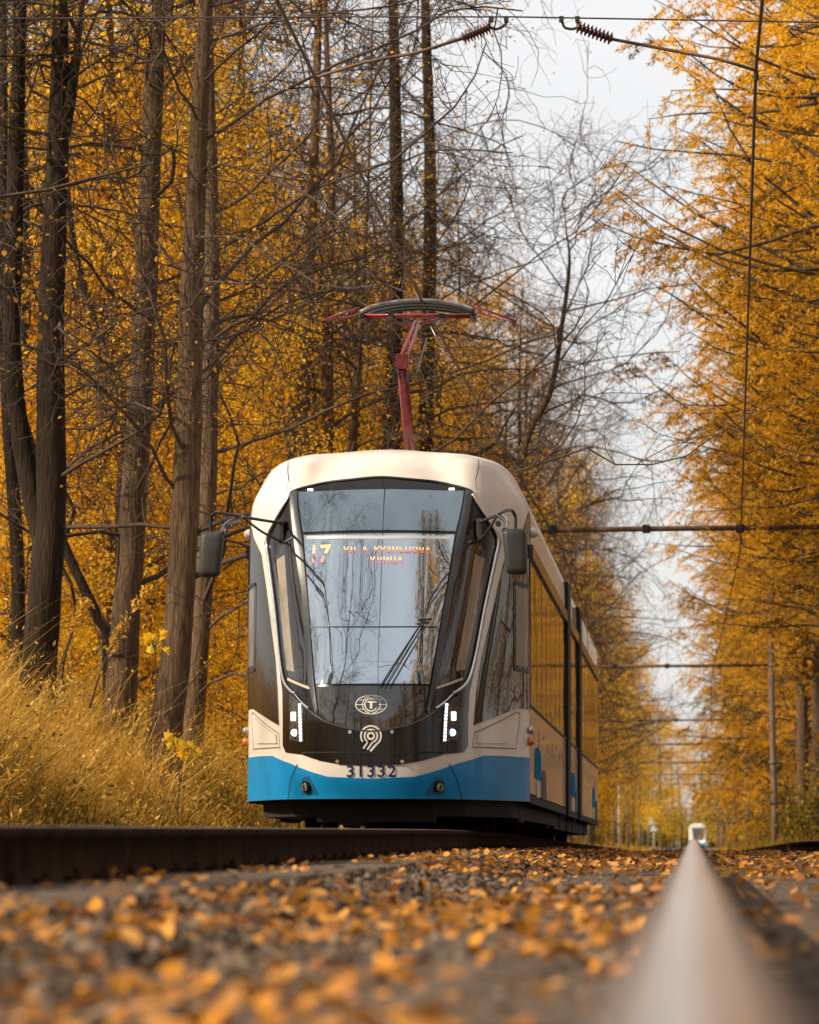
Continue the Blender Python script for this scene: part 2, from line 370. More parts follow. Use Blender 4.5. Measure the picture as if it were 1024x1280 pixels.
M_ledw = mat('white_led', (.9, .9, .9), .3, .02, 4, emit=(.95, .97, 1.0), estr=1.5)
M_ledb = mat('flare_tinted_led', (.6, .7, 1), .3, .02, 4, emit=(.45, .62, 1.0), estr=2.5)  # lens-flare blue put into the glow of the right projector lens
M_strip = mat('silver_light_strip', (.75, .74, .72), .15, .05, 9, metal=.9)
M_amber = mat('amber_led_dots', (.8, .4, .1), .4, .05, 9, emit=(1.0, .42, .12), estr=.8)
M_red = mat('red_led_dots', (.5, .1, .05), .4, .05, 9, emit=(.8, .12, .05), estr=.3)
M_navy = mat('navy_lettering', (.004, .005, .09), .6, .05, 5)
M_white = mat('white_lettering', (.75, .72, .68), .4, .05, 5)
M_orange = mat('orange_lettering', (.40, .07, .01), .4, .2, 5)
M_beige = mat('beige_cab_interior', (.50, .41, .30), .6, .1, 4)
M_lens = mat('clear_lamp_lens', (.45, .44, .42), .1, .2, 30, metal=.6)
M_amberlens = mat('amber_lamp_lens', (.55, .12, .01), .2, .1, 5, coat=1)
M_rubber = mat('rubber_bellows', (.012, .011, .010), .8, .2, 8)
def glass_mat(name, tint, refl, trans, rough=.015, bumps=0., top=.9):
    m, t, b = nodes_mat(name); n = t.nodes.new; l = t.links.new
    b.inputs['Base Color'].default_value = (*tint, 1); b.inputs['Roughness'].default_value = .6; b.inputs['Specular IOR Level'].default_value = .1
    gl = n('ShaderNodeBsdfGlossy'); gl.inputs['Color'].default_value = (.80, .90, 1.0, 1) if 'wind' in name or 'dest' in name else (.95, .93, .90, 1); gl.inputs['Roughness'].default_value = rough
    lw = n('ShaderNodeLayerWeight'); lw.inputs['Blend'].default_value = .5
    mr = n('ShaderNodeMapRange'); mr.inputs[3].default_value = refl; mr.inputs[4].default_value = top; l(lw.outputs['Facing'], mr.inputs[0])
    pw = n('ShaderNodeMath'); pw.operation = 'POWER'; pw.inputs[1].default_value = 2.2; l(lw.outputs['Facing'], pw.inputs[0]); l(pw.outputs[0], mr.inputs[0])
    ms = n('ShaderNodeMixShader'); l(mr.outputs[0], ms.inputs[0]); l(gl.outputs[0], ms.inputs[2])
    if trans > 0:
        tr = n('ShaderNodeBsdfTransparent'); m0 = n('ShaderNodeMixShader'); m0.inputs[0].default_value = trans
        l(b.outputs[0], m0.inputs[1]); l(tr.outputs[0], m0.inputs[2]); l(m0.outputs[0], ms.inputs[1])
    else: l(b.outputs[0], ms.inputs[1])
    if bumps:
        co = n('ShaderNodeTexCoord'); nz = n('ShaderNodeTexNoise'); nz.inputs['Scale'].default_value = 1.3; l(co.outputs['Object'], nz.inputs['Vector'])
        bp = n('ShaderNodeBump'); bp.inputs['Strength'].default_value = bumps; bp.inputs['Distance'].default_value = .02
        l(nz.outputs['Fac'], bp.inputs['Height']); l(bp.outputs[0], gl.inputs['Normal'])
    l(ms.outputs[0], t.nodes['Material Output'].inputs['Surface']); return m
M_glass = glass_mat('windshield_glass', (.05, .07, .09), .52, 0)
M_glassd = glass_mat('destination_glass', (.02, .04, .055), .24, 0)
M_glasss = glass_mat('tinted_side_glass', (.012, .010, .008), .06, 0, bumps=.35)
M_glassc = glass_mat('cab_side_glass', (.010, .008, .006), .02, 0, bumps=.1, top=.32)
M_glasst = glass_mat('cab_quarter_glass', (.015, .012, .01), .05, .75, top=.55)

NOSE = np.array([-2.70, 35.7, 0.0]); NOSE[2] = float(rail_left(37.8))
TPITCH = math.atan((float(rail_left(65)) - float(rail_left(37.8))) / 27.2)
tram = empty('tram', tuple(NOSE), (TPITCH, 0, 0))
tag(tram, 'blue cream and black articulated tram numbered 31332 with red pantograph raised', 'tram')
_M = np.array([[1, 0, 0], [0, math.cos(TPITCH), -math.sin(TPITCH)], [0, math.sin(TPITCH), math.cos(TPITCH)]])
def tw(p): return np.asarray(p, float) @ _M.T + NOSE
def hermite(xk, yk, x):
    xk = np.asarray(xk, float); yk = np.asarray(yk, float); x = np.clip(np.asarray(x, float), xk[0], xk[-1])
    d = np.diff(yk) / np.diff(xk); m = np.zeros(len(xk)); m[0] = d[0]; m[-1] = d[-1]
    for i in range(1, len(xk) - 1):
        m[i] = 0 if d[i - 1] * d[i] <= 0 else 2 / (1 / d[i - 1] + 1 / d[i])
    i = np.clip(np.searchsorted(xk, x) - 1, 0, len(xk) - 2); h = xk[i + 1] - xk[i]; t = (x - xk[i]) / h
    return ((2 * t**3 - 3 * t**2 + 1) * yk[i] + (t**3 - 2 * t**2 + t) * h * m[i] + (-2 * t**3 + 3 * t**2) * yk[i + 1] + (t**3 - t**2) * h * m[i + 1])
# plan curve of the nose by arc length
_pc = np.array([(0, 0), (.15, .006), (.32, .035), (.475, .10), (.62, .23), (.74, .40), (.85, .64), (1.0, 1.05), (1.14, 1.52), (1.225, 1.86), (1.25, 2.1), (1.25, 2.4), (1.25, 13.05)])
_pl = np.concatenate([[0], np.cumsum(np.linalg.norm(np.diff(_pc, axis=0), axis=1))])
SEC1 = float(_pl[-1]); UC = float(_pl[10])
_tk = [.25, .5, .9, 1.2, 1.6, 2.2, 2.7, 2.9, 3.1, 3.30, 3.50, 3.78, 4.08, 4.38]
_zk = [.25, .5, .9, 1.2, 1.6, 2.2, 2.7, 2.89, 3.08, 3.24, 3.34, 3.39, 3.415, 3.42]
_wk = [1, 1, 1, 1, 1, 1, 1, .993, .93, .845, .72, .48, .24, .001]
_rk = [.06, 0, 0, .07, .25, .57, .84, .96, 1.12, 1.30, 1.55, 1.85, 2.2, 2.5]
def S(u, t, off=0.):
    u = np.asarray(u, float); t = np.asarray(t, float)
    def base(u, t):
        a = np.abs(u); x = hermite(_pl, _pc[:, 0], a); y = hermite(_pl, _pc[:, 1], a)
        z = hermite(_tk, _zk, t); w_ = hermite(_tk, _wk, t); r = hermite(_tk, _rk, t)
        fo = 1 - .85 * smooth(.45, 1.2, x) * (1 - smooth(3.28, 3.85, t))
        fo = fo * (1 - smooth(2.2, 5.5, y)) + 0
        return np.stack([np.sign(u) * x * w_, y + r * fo, z], -1)
    p = base(u, t)
    if np.any(off):
        e = 1e-3; du = base(u + e, t) - base(u - e, t); dt = base(u, t + e) - base(u, t - e)
        n_ = np.cross(du, dt); n_ /= np.linalg.norm(n_, axis=-1, keepdims=True) + 1e-12
        p = p + n_ * np.asarray(off)[..., None] if np.ndim(off) else p + n_ * off
    return p
def Sn(u, t):
    return (S(u, t, 1.0) - S(u, t, 0.))
_gu, _gt = np.meshgrid(np.linspace(0, 3.2, 90), np.linspace(.27, 3.5, 110), indexing='ij')
_gR = proj(tw(S(_gu, _gt))); _gL = proj(tw(S(-_gu, _gt)))
def inv(px, py, side=1):
    g = _gR if side > 0 else _gL
    d = (g[..., 0] - px)**2 + (g[..., 1] - py)**2
    k = np.unravel_index(np.argmin(d), d.shape); u = side * _gu[k]; t = _gt[k]
    for _ in range(12):
        q = proj(tw(S(u, t))); e = 1e-4
        J = np.stack([(proj(tw(S(u + e, t))) - q) / e, (proj(tw(S(u, t + e))) - q) / e], -1)
        try: s = np.linalg.solve(J, np.array([px, py]) - q)
        except Exception: break
        s = np.clip(s, -.1, .1); u += s[0]; t += s[1]
    if abs(u - side * _gu[k]) > .3 or abs(t - _gt[k]) > .3: u, t = side * _gu[k], _gt[k]
    return (float(u), float(t))
def surf_mesh(name, uv2, faces, off, m, parent, rim=None):
    pass
def panel(name, outline, m, parent, off=.008, step=.09, rim=True):
    """outline in (u,t) on the tram's skin; made a curved plate standing `off` proud of it"""
    bm = bmesh.new(); vs = [bm.verts.new((a, b, 0)) for a, b in outline]; f = bm.faces.new(vs)
    bmesh.ops.triangulate(bm, faces=[f])
    us = [a for a, _ in outline]; ts = [b for _, b in outline]
    cuts = []
    k = math.ceil(min(us) / step)
    while k * step < max(us):
        uu = k * step
        if abs(uu) < UC + .5 or k % 10 == 0: cuts.append(((uu, 0, 0), (1, 0, 0)))
        k += 1
    k = math.ceil(min(ts) / step)
    while k * step < max(ts): cuts.append(((0, k * step, 0), (0, 1, 0))); k += 1
    for co_, no_ in cuts: bmesh.ops.bisect_plane(bm, geom=bm.verts[:] + bm.edges[:] + bm.faces[:], plane_co=co_, plane_no=no_, dist=1e-5)
    bmesh.ops.triangulate(bm, faces=bm.faces[:])
    bm.verts.index_update(); UV = np.array([v.co[:2] for v in bm.verts]); Fc = [[v.index for v in f.verts] for f in bm.faces]
    be = [(e.verts[0].index, e.verts[1].index) for e in bm.edges if e.is_boundary]; bm.free()
    top = S(UV[:, 0], UV[:, 1], off); nr = Sn(UV[:, 0], UV[:, 1])
    Fc = np.array(Fc); a = top[Fc[:, 1]] - top[Fc[:, 0]]; b = top[Fc[:, 2]] - top[Fc[:, 0]]
    fl = (np.cross(a, b) * nr[Fc[:, 0]]).sum(1) < 0; Fc[fl] = Fc[fl][:, ::-1]
    V = [top]; faces = [Fc]; nall = [nr]
    if rim and be:
        be = np.array(be); n0 = len(top); ids = np.unique(be); mp_ = {int(i): n0 + j for j, i in enumerate(ids)}; n1 = n0 + len(ids); mp2 = {int(i): n1 + j for j, i in enumerate(ids)}
        V += [top[ids], S(UV[ids, 0], UV[ids, 1], -.004)]
        faces.append(np.array([[mp_[int(i)], mp_[int(j)], mp2[int(j)], mp2[int(i)]] for i, j in be]))
        nall += [nr[ids], nr[ids]]
    me = npmesh(name, np.concatenate(V), faces, smooth_=True)
    try: me.normals_split_custom_set_from_vertices([tuple(x) for x in np.concatenate(nall)])
    except Exception as ex: print('normals', ex)
    return link(name, me, m, parent)
def ribbon(name, lines, m, parent, off=.012, closed=False, lift=True):
    """lines: list of (pts[(u,t)], width) ribbons lying on the skin"""
    V, Fc = [], []; b = 0
    for pts, wd in lines:
        p = np.asarray(pts, float); T = np.gradient(p, axis=0); T /= np.linalg.norm(T, axis=1, keepdims=True) + 1e-9
        n_ = np.stack([-T[:, 1], T[:, 0]], -1) * wd / 2; a = p + n_; c = p - n_
        A = S(a[:, 0], a[:, 1], off); C = S(c[:, 0], c[:, 1], off); k = len(p)
        V += [A, C]; i = np.arange(k - 1); Fc.append(np.stack([b + i, b + k + i, b + k + i + 1, b + i + 1], -1)); b += 2 * k
    me = npmesh(name, np.concatenate(V), [np.concatenate(Fc)]); return link(name, me, m, parent)
def dense(pts, step=.03):
    p = np.asarray(pts, float); o = [p[0]]
    for i in range(len(p) - 1):
        k = max(1, int(np.linalg.norm(p[i + 1] - p[i]) / step))
        for j in range(1, k + 1): o.append(p[i] + (p[i + 1] - p[i]) * j / k)
    return np.array(o)
def smoothline(pts, n=8):
    p = np.asarray(pts, float); q = np.concatenate([[2 * p[0] - p[1]], p, [2 * p[-1] - p[-2]]]); o = []
    for i in range(1, len(q) - 2):
        for j in range(n):
            t = j / n; o.append(.5 * ((2 * q[i]) + (-q[i-1] + q[i+1]) * t + (2*q[i-1] - 5*q[i] + 4*q[i+1] - q[i+2]) * t*t + (-q[i-1] + 3*q[i] - 3*q[i+1] + q[i+2]) * t**3))
    o.append(p[-1]); return np.array(o)
def mir(pts): return [(-a, b) for a, b in pts]
def invs(lst, side): return [inv(x, y, side) for x, y in lst]

# body shell, one skin from nose to first joint
uu = np.concatenate([-np.linspace(UC + .9, 0, 60), np.linspace(0, UC + .9, 60)[1:]]); uu = np.concatenate([[-SEC1, -8, -5], uu, [5, 8, SEC1]])
tt = np.concatenate([np.linspace(.27, 2.7, 18), np.linspace(2.75, 4.38, 28)])
Ug, Tg = np.meshgrid(uu, tt, indexing='ij'); Vb = S(Ug, Tg); nx, ny = Ug.shape
i = np.arange(nx - 1)[:, None] * ny + np.arange(ny - 1)[None, :]; Fb = np.stack([i, i + ny, i + ny + 1, i + 1], -1).reshape(-1, 4)
body = link('body_shell', npmesh('body_shell', Vb.reshape(-1, 3), [Fb], smooth_=True), M_cream, tram)

# black mask
MASK_L = [(440, 599), (410, 603), (385, 608), (364, 614), (357, 630), (346, 652), (334, 668), (331.5, 679), (335, 703), (343, 764), (350, 834), (354, 865), (354.5, 900), (354.5, 932), (358, 940.5), (378, 943), (401, 951), (429, 956)]
mk = invs(MASK_L, -1); tc_ = inv(475.0, 597.5, 1)[1]; bc_ = inv(463.5, 957, 1)[1]
out_ = [(0, tc_)] + mk + [(0, bc_)] + mir(mk)[::-1]
panel('black_mask', out_, M_black, tram, .008)
# blue bumper skirt
BL = [(519, 971), (542, 964.5), (573, 954), (605, 944.5), (632, 945)]
bk = invs(BL, 1); b0 = inv(463.5, 973.5, 1)[1]; bu = bk[-1][1]
tb = .272
blue = [(0, b0)] + bk + [(UC - .02, bu), (UC - .02, tb)] + [(-UC + .02, tb), (-UC + .02, bu)] + mir(bk)[::-1]
panel('blue_bumper', blue, M_blue, tram, .006)
# windscreen, destination glass, lower nose glass
wl = invs([(373.5, 616), (379.5, 666)], -1)
dest = [(0, inv(476, 613, 1)[1]), wl[0], wl[1], (0, wl[1][1])] + mir([wl[0], wl[1]])[::-1]
panel('destination_glass', dest, M_glassd, tram, .016)
wa = invs([(380.5, 670), (388, 760), (396, 856)], -1)
wind = [wa[0], wa[1], wa[2]] + mir(wa)[::-1]
ws = panel('windshield', wind, M_glass, tram, .016)
la = invs([(396.5, 859), (399.5, 886), (410, 901), (430, 909)], -1)
low = la + [(0, inv(464, 913, 1)[1])] + mir(la)[::-1]
panel('lower_windshield', low, glass_mat('black_printed_glass', (.008, .008, .008), .10, 0), tram, .014)
# frame bars beside the windscreen
M_frame = mat('pillar_satin_black', (.03, .036, .045), .22, .1, 6, coat=.6)
for sd_ in (-1, 1):
    fo_ = invs([(364.5, 615), (378, 737), (388, 858), (396, 893)], -1); fi = invs([(372, 615), (379, 680), (387, 760), (394.5, 857), (398, 888)], -1)
    pl_ = fi + fo_[::-1]
    if sd_ > 0: pl_ = mir(pl_)
    panel('windshield_pillar', pl_, M_frame, tram, .022)
# quarter windows with the beige pillar of the cab behind
for sd_ in (-1, 1):
    q = invs([(352, 684), (372, 672), (388, 858), (363, 846), (345, 705)], -1); q2 = invs([(347, 700), (357, 694), (369, 840), (360, 838)], -1)
    if sd_ > 0: q, q2 = mir(q), mir(q2)
    panel('interior_pillar', q2, M_beige, tram, .011, rim=False)
    g = panel('quarter_window', q, M_glasst, tram, .019)
    sl = invs([(343, 704), (351, 683), (371, 671)], -1)
    if sd_ > 0: sl = mir(sl)
    ribbon('window_seal', [(dense(sl), .018)], M_matte, tram, .021)
    ql = invs([(362, 849), (389, 861)], -1)
    if sd_ > 0: ql = mir(ql)
    ribbon('window_ledge', [(dense(ql), .022)], M_beige, tram, .021)
# light strips
for sd_ in (-1, 1):
    s_ = invs([(364, 620), (356, 634), (346, 652), (338, 668), (336, 681), (339, 704), (346, 760), (352, 820), (357, 850), (366, 864), (371, 867)], -1)
    if sd_ > 0: s_ = mir(s_)
    s_ = smoothline(s_, 6); p_ = S(s_[:, 0], s_[:, 1], .022)
    tube_obj('light_strip', p_, .0125, M_strip, tram, 8)
    s_ = invs([(371, 868), (377, 876), (388, 886)], -1)
    if sd_ > 0: s_ = mir(s_)
    s_ = smoothline(s_, 6); tube_obj('light_strip', S(s_[:, 0], s_[:, 1], .02), .008, M_strip, tram, 6)
# cab side windows (wrap round to the body side)
CW = [(632.5, 692), (622, 735), (614, 772), (601.5, 825), (596, 862), (592, 906), (620, 895), (646, 885)]
cw = invs(CW, 1)
for sd_ in (1, -1):
    q = [(UC + .02, cw[-1][1] + .005), (UC + .02, 2.90), (UC - .14, 2.83), (UC - .42, 2.62)] + cw
    q = q[::-1]
    if sd_ < 0: q = mir(q)
    cwin = panel('cab_side_window', q, M_glassc, tram, .010)
    # opening sash of the cab window
    a_, b_ = UC - .62, UC - .16
    q = [(b_, 1.42), (b_, 2.18), (a_, 2.18), (a_, 1.42)]
    if sd_ < 0: q = mir(q)
    ribbon('window_sash', [(dense(q[:2]), .03), (dense(q[1:3]), .03), (dense(q[2:]), .03), (dense([q[3], q[0]]), .03)], M_matte, tram, .018)
    # blind / interior wall glimpsed through
    q = [(b_ - .04, 1.46), (b_ - .04, 2.14), (a_ + .04, 2.14), (a_ + .04, 1.46)]
    if sd_ < 0: q = mir(q)
    panel('sliding_pane', q, mat('frosted_pane%d' % (sd_ + 1), (.12, .095, .07), .35, .1, 4, coat=.2), tram, .013)
# cheek recess
for sd_ in (1, -1):
    q = invs([(590.5, 934), (593, 916), (646, 890), (650, 893), (645, 936)], 1)
    if sd_ < 0: q = mir(q)
    qq = dense(q + [q[0]], .05)
    ribbon('cheek_seam', [(qq, .010)], mat('cheek_shadow_gap%d' % (sd_ + 1), (.20, .15, .11), .6, .1, 5), tram, .004)
    q = invs([(595, 929), (597, 918), (640, 897), (636, 929)], 1)
    if sd_ < 0: q = mir(q)
    panel('cheek_inset', q, M_cream, tram, .012)
# seams
sm = []
for sd_ in (1, -1):
    for pts in ([(596, 613), (594, 600), (598, 575)], [(561, 955), (571, 975), (577, 1000)]):
        q = invs(pts, 1); q = mir(q) if sd_ < 0 else q; sm.append((dense(q), .010))
q = invs([(367, 872), (380, 882), (410, 903), (440, 911)], -1); q = smoothline(q + [(0, q[-1][1] - .02)] + mir(q)[::-1], 6); sm2 = [(q, .012)]
ribbon('nose_seam', sm2, mat('satin_grey_trim', (.10, .10, .10), .25, .1, 5, metal=.5), tram, .0165)
ribbon('panel_gap', sm, M_seam, tram, .0075)
q = invs([(378, 941), (400, 941)], -1); ribbon('grille_gap', [(dense([q[0], (0, q[1][1]), (-q[0][0], q[0][1])]), .014)], M_under, tram, .0125)
# brow above the destination glass
q = invs([(366, 615), (385, 609), (410, 604), (440, 600.5)], -1); q = smoothline(q + [(0, tc_)] + mir(q)[::-1], 5)
tube_obj('brow_trim', S(q[:, 0], q[:, 1], .01), .012, M_matte, tram, 6)
for sd_ in (-1, 1):
    q = inv(388, 614, -1); c_ = S(-sd_ * q[0], q[1], .02); bm = bmesh.new(); box_bm(bm, tuple(c_), (.05, .02, .018), None, .004); bm_obj('brow_lamp', bm, M_ledw, tram)
# headlights
for sd_ in (1, -1):
    q = invs([(364, 868), (379, 884), (381, 928), (364, 925)], -1)
    if sd_ > 0: q = mir(q)
    hl = panel('headlight', q, mat('headlight_bezel%d' % (sd_ + 1), (.10, .09, .08), .25, .4, 40, metal=.5), tram, .016)
    # led column
    q = invs([(376, 884), (378, 905), (378, 926)], -1)
    for k in range(11):
        f_ = k / 10; a = inv(377.0 + 1.5 * f_, 882 + 43 * f_, -1); c_ = S(sd_ * abs(a[0]), a[1], .022)
        if k == 0:
            bm = bmesh.new(); bmesh.ops.create_cube(bm, size=1); bmesh.ops.scale(bm, vec=(.022, .014, .022), verts=bm.verts); me_d = bpy.data.meshes.new('led'); bm.to_mesh(me_d); bm.free(); me_d.materials.append(M_ledw)
        o = link('led', me_d, None, hl); o.location = tuple(c_)
    def cube_part(nm, px_, py_, s, m):
        a = inv(px_, py_, -1); c_ = S(sd_ * abs(a[0]), a[1], .026); bm = bmesh.new(); box_bm(bm, tuple(c_), s, None, .006); bm_obj(nm, bm, m, hl)
    cube_part('low_beam', 370, 896, (.042, .02, .075), M_ledw)
    a = inv(371, 916, -1); c_ = S(sd_ * abs(a[0]), a[1], .02)
    bm = bmesh.new(); bmesh.ops.create_uvsphere(bm, u_segments=14, v_segments=8, radius=.034); bmesh.ops.scale(bm, vec=(1, .5, .9), verts=bm.verts); bmesh.ops.translate(bm, vec=tuple(c_), verts=bm.verts)
    bm_obj('projector_lens', bm, M_ledb if sd_ > 0 else M_ledw, hl, True)
# fog lamps in their sockets
def disc(name, c, nrm, r, depth, m, parent, seg=20):
    bm = bmesh.new(); bmesh.ops.create_cone(bm, cap_ends=True, segments=seg, radius1=r, radius2=r * .96, depth=depth)
    q = Vector(nrm).to_track_quat('Z', 'Y').to_matrix().to_4x4(); q.translation = Vector(c); bmesh.ops.transform(bm, matrix=q, verts=bm.verts)
    return bm_obj(name, bm, m, parent, False)
for sd_ in (-1, 1):
    a = inv(547.5, 983, 1); u0 = sd_ * a[0]; nr = Sn(u0, a[1])
    qs = [(u0 - sd_ * .13, a[1] - .07), (u0 - sd_ * .03, a[1] + .085), (u0 + sd_ * .05, a[1] + .075), (u0 + sd_ * .075, a[1] - .07)]
    fg = panel('fog_lamp_socket', qs, mat('blue_socket_shade%d' % (sd_ + 1), (.004, .11, .24), .4, .1, 4), tram, .009)
    disc('lamp_ring', S(u0, a[1], .016), nr, .052, .03, M_black, fg); disc('lamp_lens', S(u0, a[1], .03), nr, .036, .02, M_lens, fg)
    box('lamp_slot', tuple(S(u0, a[1], .045)), (.010, .01, .045), M_black, fg)
# sensors / bolts
for px_, py_ in ((438, 915), (490, 915), (422.5, 952), (502.5, 952)):
    a = inv(px_, py_, -1 if px_ < 464 else 1); disc('parking_sensor', S(a[0], a[1], .016), Sn(*a), .016, .012, M_lens, tram, 12)
# text on the skin
def text_mesh(body_, size, font=None, bold_=.012):
    cu = bpy.data.curves.new('txt', 'FONT'); cu.body = body_; cu.size = size; cu.align_x = 'CENTER'; cu.align_y = 'CENTER'; cu.resolution_u = 3; cu.offset = size * bold_; cu.space_character = 1.12
    o = bpy.data.objects.new('txt', cu); col.objects.link(o); dg = bpy.context.evaluated_depsgraph_get(); me = bpy.data.meshes.new_from_object(o.evaluated_get(dg))
    bpy.data.objects.remove(o); bpy.data.curves.remove(cu); return me
def skin_text(name, s, size, u0, t0, m, parent, off=.012, spacing=1., xs_=1., bold=0.):
    me = text_mesh(s, size); V = np.array([v.co[:] for v in me.vertices]); F_ = [list(p.vertices) for p in me.polygons]
    P3 = S(u0 + V[:, 0] * xs_, t0 + V[:, 1], off)
    m2 = bpy.data.meshes.new(name); m2.from_pydata([tuple(x) for x in P3], [], F_); bpy.data.meshes.remove(me)
    return link(name, m2, m, parent)
a = inv(463.5, 964.5, 1)
skin_text('fleet_number', '31332', .138, 0, a[1] - .002, M_navy, tram, .003, xs_=1.13)
def ring(cx, cy, r, wd, ry_=None, a0=0, a1=360, n=32):
    ry_ = ry_ or r; an = np.radians(np.linspace(a0, a1, n + 1)); return (np.stack([cx + r * np.cos(an), cy + ry_ * np.sin(an)], -1), wd)
a = inv(463.5, 920, 1); cy = a[1]
ribbon('city_transport_logo', [ring(0, cy, .026, .018), ring(0, cy, .054, .014, a0=-75, a1=235), ring(0, cy, .084, .014, a0=-60, a1=215),
       (dense([(.045, cy - .07), (-.005, cy - .128)]), .018), (dense([(.012, cy - .055), (-.03, cy - .115)]), .014), (dense([(-.026, cy - .052), (-.064, cy - .105)]), .014)], M_white, tram, .0145)
a = inv(465.5, 881.5, 1); cy = a[1]
ribbon('maker_emblem', [ring(0, cy, .13, .007, .078), (dense([(-.13, cy), (-.062, cy)]), .006), (dense([(.062, cy), (.13, cy)]), .006), ring(0, cy, .072, .007, .070, 100, 260), ring(0, cy, .075, .007, .072, -80, 80),
       ring(0, cy, .052, .010, .054, 60, 330), (dense([(-.03, cy + .022), (.048, cy + .022)]), .014), (dense([(-.01, cy + .045), (.045, cy + .045)]), .010), (dense([(0, cy + .02), (0, cy - .035)]), .018),
       (dense([(-.10, cy + .035), (-.06, cy + .042)]), .005), (dense([(-.10, cy - .035), (-.06, cy - .042)]), .005), (dense([(.10, cy + .035), (.06, cy + .042)]), .005), (dense([(.10, cy - .035), (.06, cy - .042)]), .005)], M_white, tram, .0185)
# lit destination display behind the glass
def led_text(name, txt, size, px_, py_, xs__=1.):
    a = inv(px_, py_, 1 if px_ > 465 else -1); me = text_mesh(txt, size); bm = bmesh.new(); bm.from_mesh(me); bpy.data.meshes.remove(me)
    bmesh.ops.triangulate(bm, faces=bm.faces[:]); h = size * .72
    for k in range(1, 5): bmesh.ops.bisect_plane(bm, geom=bm.verts[:] + bm.edges[:] + bm.faces[:], plane_co=(0, -h / 2 + h * k / 5, 0), plane_no=(0, 1, 0), dist=1e-6)
    g = {M_amber: [], M_red: []}
    for f in bm.faces:
        y = (f.calc_center_median().y + h / 2) / h * 5; b_ = int(y)
        if b_ in (3, 4): g[M_amber].append(f)
        elif b_ in (0, 1): g[M_red].append(f)
    for m_, fs in g.items():
        V, Fc = [], []
        for f in fs: Fc.append(list(range(len(V), len(V) + len(f.verts)))); V += [v.co[:] for v in f.verts]
        V = np.array(V); P3 = S(a[0] + V[:, 0] * xs__, a[1] + V[:, 1], .020); m2 = bpy.data.meshes.new(name); m2.from_pydata([tuple(x) for x in P3], [], Fc); link(name, m2, m_, tram)
    bm.free()
led_text('destination_text', 'УЛ. А. КУЗНЕЦОВА', .075, 484, 689); led_text('destination_text', 'УЛИЦА', .075, 483, 702); led_text('route_number', '17', .22, 400, 695)
# wiper: two thin arms to a vertical blade
wp = empty('wiper', (0, 0, 0), parent=tram)
def skl(pts, off): q = np.array([inv(x, y, -1 if x < 465 else 1) for x, y in pts]); q = dense(q, .06); return S(q[:, 0], q[:, 1], off)
multi_tube('wiper_arm', [(skl([(476, 860), (528, 777)], .045), .006), (skl([(482, 860), (531, 778)], .05), .005), (skl([(488, 860), (533, 782)], .045), .004)], M_matte, wp, 6)
multi_tube('wiper_blade', [(skl([(528, 735), (526, 828)], .03), .008)], M_matte, wp, 6)
multi_tube('wiper_bracket', [(skl([(522, 779), (537, 777)], .05), .010)], M_matte, wp, 6)
# cab details seen through the screen (desk edge, sun blind bar)
ribbon('blind_bar', [(dense([inv(387, 785, -1), (0, inv(466, 785, 1)[1]), inv(546, 785, 1)]), .010)], mat('dark_green_bar', (.01, .03, .02), .4, .1, 5), tram, .0185)
ribbon('inner_frame', [(dense(invs([(386, 672), (565, 672)], 1) if False else [inv(384, 673, -1), (0, inv(474, 673, 1)[1]), inv(562, 673, 1)]), .03)], mat('pale_grey_blind', (.42, .46, .50), .3, .05, 3, coat=1), tram, .0180)
# mirrors
def mirror(sd_, hc, label):
    e = empty('wing_mirror', (0, 0, 0), parent=tram)
    bm = bmesh.new(); box_bm(bm, (0, 0, 0), (.20, .13, .38), None, .05)
    for v in bm.verts: v.co.x *= 1 - .10 * (v.co.z < 0); v.co.x += .012 * sd_ * (v.co.z / .19) * -1
    bmesh.ops.translate(bm, vec=hc, verts=bm.verts); bm_obj('mirror_housing', bm, M_mirror, e, True)
    mt = S(sd_ * abs(inv(355, 665, -1)[0]), inv(355, 665, -1)[1], .03); h = np.array(hc)
    box('mirror_mount', tuple(mt), (.05, .06, .20), M_matte, e, None, .01)
    top = mt + np.array([0, 0, .07]); bot = mt + np.array([0, 0, -.09]); el = h + np.array([sd_ * .0, 0, .31]); el2 = h + np.array([-sd_ * .05, 0, .345])
    pts = smoothline([top, top + (el2 - top) * .5, el2, el + np.array([0, 0, -.02]), h + np.array([0, 0, .17])], 6)
    tube_obj('mirror_arm', pts, .013, M_matte, e, 8)
    mid = top + (el2 - top) * .62
    tube_obj('mirror_brace', smoothline([bot, bot + (mid - bot) * .5 + np.array([0, 0, -.02]), mid], 5), .011, M_matte, e, 8)
    tube_obj('camera_arm', smoothline([mid, mid + (h - mid) * .5 + np.array([0, 0, .10]), h + np.array([-sd_ * .09, 0, .17])], 5), .022, M_frame, e, 8)
    disc('arm_knob', tuple(el + np.array([-sd_ * .14, -.02, -.08])), (0, -1, 0), .025, .05, M_matte, e, 12)
    return e
zc = lambda py_, Y_: (1040 - py_) * Y_ / F + EYE.z - NOSE[2]
mirror(-1, (-1.28, -.7, zc(692, 35.0)), '')
mirror(1, (1.245, -.7, zc(690, 35.0)), '')
